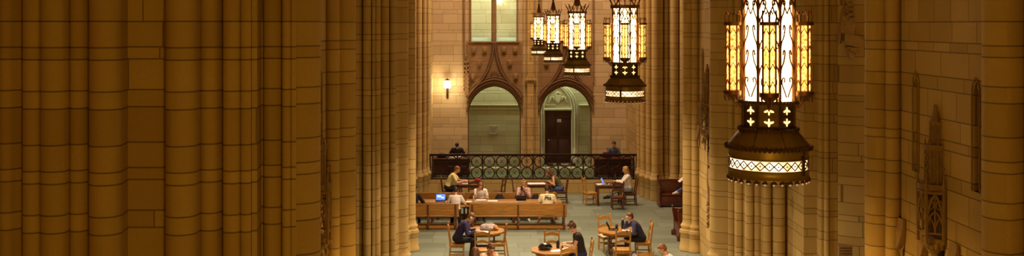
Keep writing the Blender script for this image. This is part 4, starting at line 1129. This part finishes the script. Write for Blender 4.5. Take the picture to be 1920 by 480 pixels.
    if sleeve == 'long' or text: tp.lathe([(.066, -.02), (.072, .0), (.062, .02)], 14, tuple(nb))
    voxel(tp, 'shirt', top, e, .0115, 3)
    tr = MB()
    tr.loft([(hip-D(a0)*.085, Y, Fw(a0), .155, .108), (hip-D(a0)*.01, Y, Fw(a0), .190*build, .140), (hip+D(a0)*.07, Y, Fw(a0), .170*build, .126)])
    for hj, K, A, fdir in lg:
        if short: tr.cap(hj, hj.lerp(K, .72), .102, .085)
        else: tr.cap(hj, K, .102, .070); tr.cap(K, K.lerp(A, .9), .069, .052)
    voxel(tr, 'shorts' if short else 'trousers', legs, e, .0125, 3)
    for hj, K, A, fdir in lg:
        s_ = MB(); s_.cap(A-Z*.032-fdir*.035, A-Z*.045+fdir*.15, .044, .036, 12); s_.cap(A-Z*.0, A-Z*.04, .042, .044, 12); s_.build('shoe', shoe, e)
    # hair
    hm = MB()
    def hs(c, r): hm.sph(H(c), r, 16, HR)
    if style != 'cap':
        hs((-.026, 0, .044), (.098, .085, .088)); hs((-.045, 0, .0), (.070, .080, .080)); hs((.030, 0, .098), (.045, .058, .026))
        if style == 'short': hs((-.055, 0, -.03), (.045, .062, .045))
        if style == 'bun':
            for sd in (-1, 1): hs((-.01, sd*.045, .02), (.065, .040, .070))
            hs((-.045, 0, -.02), (.05, .07, .05)); hs((-.075, 0, .115), (.045, .045, .042)); hs((-.062, 0, .095), (.03, .03, .03))
        if style == 'topknot':
            hs((-.01, 0, .145), (.036, .036, .034)); hs((-.01, 0, .12), (.025, .025, .03))
            for sd in (-1, 1): hs((0, sd*.06, .03), (.05, .025, .06))
        if style == 'pony':
            hs((-.09, 0, .04), (.035, .03, .035)); hm.cap(H((-.10, 0, .04)), H((-.13, 0, -.03)), .030, .032, 10); hm.cap(H((-.13, 0, -.03)), H((-.11, 0, -.17)), .032, .012, 10)
        if style == 'long':
            for sd in (-1, 1):
                hm.cap(H((.015, sd*.068, .055)), H((.020, sd*.078, -.06)), .026, .030, 10); hm.cap(H((.020, sd*.078, -.06)), H((.035, sd*.075, -.20)), .032, .022, 10); hm.cap(H((-.03, sd*.07, .02)), H((-.03, sd*.072, -.16)), .036, .032, 10)
            hm.cap(H((-.06, 0, 0)), H((-.075, 0, -.16)), .065, .055, 12); hm.cap(H((-.075, 0, -.16)), H((-.07, 0, -.26)), .055, .03, 12)
            hs((.035, .035, .095), (.035, .03, .02))
    else:
        hs((-.03, 0, .0), (.075, .080, .070))
    h_ = voxel(hm, 'hair', 'hair_'+hair, e, .0085, 1)
    if style == 'cap':
        c_ = MB(); c_.sph(H((-.008, 0, .055)), (.100, .084, .072), 18, HR); c_.sph(H((.09, 0, .045)), (.060, .062, .008), 14, HR); c_.sph(H((-.008, 0, .125)), .008, 6)
        voxel(c_, 'cap', 'black', e, .007, 1)
    if headphones:
        hp = MB(); pts = [H((-.005, .088*math.cos(t), .02+.108*math.sin(t))) for t in [PI*j/12 for j in range(13)]]; hp.tube(pts, .009, 8)
        hp.build('headphone_band', 'black_plastic' if headphones == 'dark' else 'silver', e)
        for sd in (-1, 1): MB().cyl(H((-.005, sd*.078, .0)), H((-.005, sd*.104, 0)), .036, .032, 16).build('ear_cup', 'white_paper', e)
    if glasses:
        gl = MB()
        for sd in (-1, 1):
            gl.tube([H((.099, sd*.030+.020*math.cos(t), .014+.016*math.sin(t))) for t in [2*PI*j/12 for j in range(12)]], .0028, 5, closed=True); gl.tube([H((.097, sd*.05, .016)), H((.02, sd*.082, .018)), H((-.01, sd*.084, .008))], .0026, 5)
        gl.build('spectacles', 'black_plastic', e)
    if text:   # lettering on the back
        R3 = Matrix((Y*-1, D(a1), (Y*-1).cross(D(a1)))).transposed()
        for s_, sz, dz, bd in ((text, .155, -.02, .006), ('UNIVERSITY OF', .030, .075, .001)):
            t = text_mesh(s_, sz, .004, 'navy', 'shirt_lettering', e, shear=.18 if sz > .1 else 0, bold=bd)
            # fit the letters to the curve of the back
            c0 = chest+D(a1)*(.035+dz)
            for v in t.data.vertices:
                yy = v.co.x; k = max(0., 1-(yy/.20)**2)
                dep = (.112+.024)*math.sqrt(k)+.004+v.co.z
                v.co = c0+(-Y*-1)*-yy*-1*1.0*(-1)*1 + D(a1)*v.co.y - Fw(a1)*dep if False else c0 - Y*yy + D(a1)*v.co.y - Fw(a1)*dep
    return e
def on(e, v):   # a point in a person's frame -> world
    return e.location+Matrix.Rotation(e.rotation_euler.z, 4, 'Z') @ (Vector(v)*e.scale.x)

# -- near tables
person('man in a navy sweater with headphones writing at the left octagonal table', (-.70, 28.87, 0), 4, lean=30, pitch=48, lh=(.54, .08, .795), rh=(.48, -.16, .795), top='navy', sleeve='long', legs='blackpant', hair='lightbrown', headphones='dark', sc=1.04, feet=[(.50, .14, .09), (.36, -.12, .09)])
person('woman with a high bun in a black top reading at the middle octagonal table', (2.64, 26.77, 0), 180, lean=14, pitch=40, lh=(.40, .10, .80), rh=(.38, -.18, .80), top='black', sleeve='cap', legs='navy', hair='brown', style='bun', glasses=True, sc=1.10, build=1.10)
person('woman in a navy sweatshirt resting her chin on her hand at the right table', (4.60, 29.1, 0), 180, lean=30, pitch=22, yaw=12, lh=(.50, .20, .80), rh=(.405, -.06, 1.06), rd=((.05, .1, 1), (1, .3, 0)), top='navy2', sleeve='long', legs='blackpant', hair='brown', style='short', sc=.99, curl=.9)
person('man in a white shirt at the bottom edge of the photo, looking down', (4.72, 24.6, 0), 180, lean=24, pitch=38, top='white', sleeve='short', legs='greyjean', hair='ginger', sc=1.04)
person('light-shirted person with tousled hair bending down at the bottom of the photo', (.14, 24.75, 0), -70, lean=14, pitch=42, yaw=20, lh=(.26, .06, 1.06), ld=((-.1, -.2, 1), (-1, 0, 0)), top='pale', sleeve='cap', legs='jeans', hair='brown', style='short', sc=1.04)
person('dark-haired person seen from behind at the bottom of the photo, at the left', (-.18, 23.8, 0), 80, lean=10, pitch=15, top='black', sleeve='short', legs='jeans', hair='brown', style='long', sc=1.04)
# -- centre benches
person('person in a cream shirt with large dark lettering on its back', (2.17, 33.26, 0), 90, lean=24, pitch=42, top='cream', sleeve='short', legs='black', short=True, hair='dark', skin='skin', text='Pitt', sc=1.03, build=1.12, seat=.455, feet=[(.30, .30, .09), (.34, -.25, .09)])
person('person in a pale checked shirt seen from behind at the blue laptop', (-.86, 33.26, 0), 90, lean=24, pitch=36, top='check', sleeve='short', legs='blackpant', hair='dark', sc=1.0, seat=.455, lh=(.36, .1, .8), rh=(.40, -.28, .8))
person('person in dark clothes mostly hidden by the left pier, hand on the table', (-2.26, 33.30, 0), 82, lean=18, pitch=25, top='black', sleeve='long', legs='blackpant', hair='dark', sc=1.03, seat=.455, rh=(.44, -.26, .8))
person('long-haired woman in a white T-shirt leaning her head on her hand', (-.04, 34.92, 0), -90, lean=24, pitch=38, yaw=6, rh=(.33, -.075, 1.02), rd=((0, .1, 1), (-1, .4, 0)), lh=(.42, .10, .80), top='white', sleeve='short', legs='blackpant', hair='lightbrown', style='long', sc=1.0, seat=.455, curl=.9)
person('woman in a plaid shirt with a topknot holding up a phone', (1.44, 34.92, 0), -90, lean=12, pitch=22, rh=(.33, -.07, 1.04), lh=(.34, .06, 1.00), rd=((.15, .25, 1), (.1, 1, 0)), ld=((.15, -.25, 1), (.1, -1, 0)), top='plaid', sleeve='long', legs='blackpant', shoe='shoe', hair='blond', style='topknot', sc=1.0, seat=.455, curl=.8, feet=[(.50, .16, .09), (.48, -.18, .09)])
# -- along the railing
person('blond man in a yellow shirt and black shorts writing at the left railing table', (-1.27, 37.85, 0), 0, lean=28, pitch=28, yaw=-12, lh=(.62, .06, .80), rh=(.56, -.12, .80), top='yellow', sleeve='short', legs='black', short=True, hair='ginger', sc=1.07, feet=[(.52, .12, .09), (.38, -.14, .09)])
person('woman with long brown hair in an olive top and jeans at the middle railing table', (2.96, 37.93, 0), 180, lean=38, pitch=46, yaw=8, rh=(.30, -.02, .98), rd=((.3, .1, .8), (0, .5, -1)), lh=(.42, .12, .80), top='olive', sleeve='none', legs='jeans', hair='brown', style='long', sc=1.03, knees=[(.42, .12, .50), (.44, -.12, .56)])
person('woman in a cream sweater with feet up at the right railing table', (5.48, 37.55, 0), 180, lean=10, pitch=16, lh=(.50, .10, .86), rh=(.46, -.12, .84), top='knit', sleeve='long', legs='greyjean', hair='blond', style='long', sc=1.04, knees=[(.42, .14, .54), (.42, -.10, .56)], feet=[(.78, .12, .34), (.74, -.10, .28)])
person('person in a black cap and headphones behind the left end of the railing', (-1.0, 41.75, .525), -90, lean=26, pitch=38, lh=(.38, .26, .80), rh=(.36, -.24, .80), top='black', sleeve='short', legs='blackpant', hair='dark', style='cap', headphones='white', sc=1.04)
person('dark-haired person in a grey jacket behind a purple laptop, right of the railing', (5.42, 41.75, .525), -90, lean=18, pitch=28, yaw=-15, top='grey', sleeve='long', legs='blackpant', hair='dark', style='pony', sc=1.02, lh=(.36, .12, .79), rh=(.36, -.12, .79))
person('reader lying on the red-brown pew, only blue-jeaned legs and pale shoes in view', (8.0, 37.22, 0), 180, lean=-38, pitch=-10, lh=(.34, .10, 1.0), rh=(.34, -.06, 1.0), top='white', sleeve='short', legs='jeans', shoe='shoe', hair='brown', sc=1.0,
       knees=[(.42, .09, .80), (.40, -.10, .62)], feet=[(.84, .10, .555), (.72, -.12, .55)], seat=.46)
for nm in ((-1.0, 41.80), (5.42, 41.80)):
    place('walc', walc, (nm[0], nm[1], .525), -90, 'dark chair behind the %s end of the railing, under its sitter' % ('left' if nm[0] < 0 else 'right'), 'chair', 'chairs behind the railing')

# ------------------------------------------------------------ things on the tables
def laptop(x, y, z, rz, shell, label, lid=105, content='dark', name='laptop'):
    e = empty(name, (x, y, z), math.radians(rz), label, 'laptop')       # screen opens towards -x side user at +... user sits at -x
    MB().box((0, 0, .009), (.23, .33, .016), bev=.004).build('keyboard_base', shell, e)
    kb = MB()
    for i in range(5):
        for j in range(12): kb.box((-.01-.0+.018*i-.03, -.132+.024*j, .019), (.014, .019, .004))
    kb.build('keys', 'black_plastic', e)
    a = math.radians(lid-90); R = Matrix.Rotation(a, 4, 'Y'); m = MB(); m.box(Vector((.115, 0, .012))+R.to_3x3() @ Vector((0, 0, .115)), (.008, .33, .225), R, .003); L = m.build('lid', shell, e)
    MB().box(Vector((.115, 0, .012))+R.to_3x3() @ Vector((-.0055, 0, .118)), (.003, .305, .195), R).build('screen', 'screen' if content != 'dark' else 'black_plastic', L)
    if content == 'windows':
        w = MB()
        for (yy, zz, a_, b_) in ((.05, .145, .14, .07), (-.07, .10, .10, .05)): w.box(Vector((.115, 0, .012))+R.to_3x3() @ Vector((-.0075, yy, zz)), (.002, a_, b_), R)
        w.build('screen_window', 'screen_win', L)
    return e
laptop((825-PX)/56.6, 33.95, .7535, 90, 'black_plastic', 'open laptop with a bright blue screen on the left reading table', 112, 'windows')
laptop((978-PX)/56.2, 34.22, .7535, -90, 'black_plastic', 'open black laptop seen from behind before the woman with the phone', 125)
laptop((1137-PX)/50.4, 37.6, .7505, 0, 'silver', 'open silver laptop on the right railing table', 115, 'lit').rotation_euler = (0, 0, math.radians(165))
laptop(5.10, 41.12, 1.29, -100, 'purple', 'purple-backed laptop on the desk behind the right railing', 110, 'lit')
laptop(3.83, 29.32, .7505, 170, 'dark_metal', 'small open laptop on the right octagonal table', 118)
def paper(x, y, z, rz, label, n=2, name='paper', mat='white_paper', size=(.30, .22)):
    m = MB(); rnd = random.Random(int(x*100))
    for i in range(n): m.box((rnd.uniform(-.03, .03), rnd.uniform(-.03, .03), .002+.0025*i), (size[0], size[1], .002), Matrix.Rotation(rnd.uniform(-.2, .2), 4, 'Z'))
    o = m.build(name, mat, smooth=False, loc=(x, y, z)); o.rotation_euler = (0, 0, math.radians(rz)); return tag(o, label, name.replace('_', ' '), 'papers on the tables')
def notebook(x, y, z, rz, label, col='white_paper'):
    e = empty('open_book', (x, y, z), math.radians(rz), label, 'book')
    for sg in (-1, 1):
        m = MB(); m.prism([(0, .004), (sg*.07, .020), (sg*.19, .010), (sg*.19, .003), (0, .001)], -.13, .13, 'y'); m.build('page_block', col, e)
    MB().box((0, 0, .0015), (.40, .27, .002)).build('cover', 'navy', e); return e
TZ = .7505
notebook(-.20, 29.2, TZ, 80, 'open notebook under the hands of the man in navy')
paper(.02, 29.0, TZ, 10, 'white sheet beside the grey bag on the left octagonal table')
notebook(2.22, 26.75, TZ, 95, 'open book under the arms of the woman in black')
paper(1.98, 26.58, TZ, 20, 'loose white sheets on the table with the helmet', 4)
notebook(4.18, 29.1, TZ, 85, 'open book before the woman in the navy sweatshirt')
paper(4.00, 28.9, TZ, 30, 'blue folder on the right octagonal table', 3, 'folder', 'blue_print')
paper(-.02, 34.2, .7535, 5, 'papers under the elbow of the woman in the white T-shirt', 4)
paper(.36, 34.05, .7535, -10, 'single sheet right of the woman in the white T-shirt', 2)
paper(-.46, 33.9, .7535, 8, 'sheet at the right elbow of the person in the checked shirt', 2, size=(.2, .2))
paper(1.32, 34.0, .7535, 0, 'thin sheet near the laptop seen from behind', 1, size=(.34, .12))
paper(-.55, 37.8, TZ, 12, 'papers before the man in the yellow shirt', 3)
paper(2.05, 37.8, TZ, 0, 'wide spread of papers on the middle railing table', 3, size=(.62, .34))
paper(4.50, 37.6, TZ, 5, 'papers left of the laptop on the right railing table', 3, size=(.42, .3))
paper(5.0, 37.5, TZ, 25, 'papers under the hands of the woman in the cream sweater', 2)
paper(-1.05, 41.25, 1.29, 5, 'papers before the person in the black cap', 3, size=(.5, .3))
notebook(7.35, 37.25, .98, 90, 'book propped over the knees of the reader on the pew').rotation_euler = (math.radians(-40), 0, PI/2)
def bottle(x, y, z, label, mat='black_plastic', h=.24, r=.036, cap_='silver'):
    e = empty('bottle', (x, y, z), 0, label, 'bottle', 'drinks on the tables'); MB().lathe([(r*.9, 0), (r, .01), (r, h*.72), (r*.72, h*.84), (r*.55, h*.88)], 16).build('bottle_body', mat, e)
    MB().lathe([(r*.62, h*.88), (r*.62, h*.97), (r*.4, h)], 12).build('bottle_cap', cap_, e); return e
bottle(4.10, 29.45, TZ, 'tall dark bottle with pale cap on the right octagonal table', h=.30, r=.042)
bottle(3.93, 29.50, TZ, 'small dark cup left of the tall bottle', 'dark_metal', .12, .04, 'black_plastic')
bottle(2.03, 26.95, TZ, 'black travel mug beside the helmet', 'black_plastic', .20, .045, 'dark_metal')
bottle(2.14, 26.85, TZ, 'slim bottle with a pink lid next to the travel mug', 'dark_metal', .15, .022, 'red')
bottle(-.27, 34.05, .7535, 'clear bottle by the woman in the white T-shirt', 'silver', .18, .03, 'white_paper')
bottle(5.0, 37.85, TZ, 'dark teal bottle on the right railing table', 'black_plastic', .34, .045, 'black_plastic')
# helmet-like bag
e = empty('cycling_helmet', (1.68, 26.72, TZ), math.radians(15), 'glossy black helmet lying on the middle octagonal table', 'helmet')
m = MB(); m.sph((0, 0, .09), (.175, .125, .095), 20); m.sph((.05, 0, .07), (.14, .12, .08), 16); m.sph((-.08, .02, .06), (.11, .12, .065), 16); voxel(m, 'shell', 'helmet', e, .009, 2)
m = MB()
for k in range(-2, 3): m.tube([(-.16, k*.045, .06), (-.08, k*.05, .155-.008*abs(k)), (.02, k*.052, .182-.010*abs(k)), (.12, k*.045, .14), (.17, k*.035, .07)], .010, 6)
m.build('shell_ridge', 'dark_metal', e); MB().tube([(.1, .1, .03), (.16, .16, .01), (.08, .2, .01), (-.02, .15, .012)], .008, 6).build('strap', 'silver', e)
# grey bag on table A
e = empty('shoulder_bag', (.20, 29.3, TZ), math.radians(-8), 'crumpled grey and tan bag lying on the left octagonal table', 'bag')
m = MB(); m.sph((-.10, 0, .085), (.15, .13, .085), 16); m.sph((.06, .02, .09), (.14, .12, .09), 16); m.sph((-.03, -.04, .10), (.10, .09, .085), 14); m.cap((-.2, -.05, .05), (.1, -.1, .06), .05, .05); voxel(m, 'bag_body', 'bag_grey', e, .012, 2)
m = MB(); m.sph((.20, .0, .075), (.07, .11, .075), 14); m.sph((.24, -.02, .045), (.06, .09, .045), 12); voxel(m, 'bag_end', 'bag_tan', e, .011, 1)
MB().tube([(-.1, .05, .16), (0, .0, .20), (.1, .04, .19), (.2, .08, .12)], .012, 6).build('strap', 'bag_grey', e)
def soft_bag(name, loc, lab, mat, r, cat='bag', strap='black_plastic'):
    e = empty(name, loc, 0, lab, cat); m = MB(); m.sph((0, 0, r[2]), r, 16); m.sph((r[0]*.4, -.02, r[2]*.8), (r[0]*.7, r[1]*.9, r[2]*.8), 14); m.box((0, 0, r[2]*.7), (r[0]*1.5, r[1]*1.4, r[2]*1.2)); voxel(m, 'bag_body', mat, e, .014, 3)
    MB().tube([(-r[0]*.6, -.03, r[2]*1.7), (-r[0]*.2, -.05, r[2]*2.2), (r[0]*.3, -.05, r[2]*2.2), (r[0]*.6, -.03, r[2]*1.7)], .013, 6).build('strap', strap, e); return e
soft_bag('tote_bag', (4.12, 27.3, 0), 'patterned pale tote bag standing under the woman in the navy sweatshirt', 'bag_white', (.20, .13, .26))
soft_bag('backpack', (-1.62, 41.05, 1.292), 'black backpack on the desk left of the capped person', 'black', (.22, .15, .08))
soft_bag('backpack', (.62, 34.98, .445), 'dark backpack on the bench right of the woman in the white T-shirt', 'black', (.17, .12, .19))
soft_bag('backpack', (1.86, 34.98, .445), 'dark backpack on the bench right of the plaid-shirted woman', 'black', (.15, .12, .19))
soft_bag('backpack', (-1.27, 34.3, .7535), 'small dark pouch beside the blue-screened laptop', 'black', (.13, .08, .035))
soft_bag('backpack', (-.15, 38.1, TZ), 'red and dark bag on the left railing table', 'red', (.13, .11, .085))
o = MB().box((0, 0, 0), (.075, .012, .15), bev=.006).box((0, .008, .03), (.05, .004, .05)).build('phone', 'dark_metal', loc=((979.5-PX)/56, 34.54, 1.10)); tag(o, 'dark phone held up by the woman in plaid', 'phone')

# ------------------------------------------------------------ light
def light(name, kind, loc, power, col, size=.3, rot=None, sx=None, sy=None, spot=None):
    l = bpy.data.lights.new(name, kind); l.energy = power; l.color = col
    if kind == 'AREA':
        l.size = sx or size
        if sy: l.shape = 'RECTANGLE'; l.size_y = sy
    else: l.shadow_soft_size = size
    if spot: l.spot_size = math.radians(spot); l.spot_blend = .8
    o = bpy.data.objects.new(name, l); COL.objects.link(o); o.location = loc
    if rot: o.rotation_euler = rot
    return o
LDOWN = [360, 950, 860, 980, 330]
WARM = (1, .58, .17)
for k in range(5):
    y = (7.92*(k+1) if k < 4 else 38.9)*KA
    light('lantern_downlight', 'SPOT', (2.24*KA, y, 5.53), LDOWN[k], ((1, .56, .15) if k < 2 else (1, .76, .48)), .22, spot=150)
light('sconce_lamp', 'POINT', (xw(839), YW-.45, zw(160)), 30, (1, .80, .5), .12)
light('corridor_lamp', 'AREA', (2.2, 44.25, 4.9), 36, (.92, 1, .66), sx=6.5, sy=.4)
light('gallery_lamp', 'AREA', (.6, 44.2, 10.5), 260, (.84, 1, .72), sx=3.5, sy=.5)
light('vault_fill', 'AREA', (2.2, 38, 15.3), 880, (1, .68, .48), sx=6, sy=4)  # unseen overhead light, added for the pinkish upper end wall
light('vault_fill', 'AREA', (2.2, 16, 15.3), 60, (1, .52, .10), sx=6, sy=14)  # weak unseen overhead light, added above the near bays
light('aisle_fill', 'POINT', (11.5, 20.5, 5.5), 90, WARM, .3)  # unseen light added to brighten the right aisle recess
light('aisle_fill', 'POINT', (-5.5, 22.5, 5.0), 15, WARM, .3)  # unseen light added in the left aisle
light('rear_lantern_fill', 'POINT', (.9, -.5, 3.0), 390, (1, .54, .06), .4)  # added unseen light, stands in for the lantern row behind the camera
w = bpy.data.worlds.new('world'); scene.world = w; w.use_nodes = True
w.node_tree.nodes['Background'].inputs[0].default_value = (1, .6, .25, 1); w.node_tree.nodes['Background'].inputs[1].default_value = .01
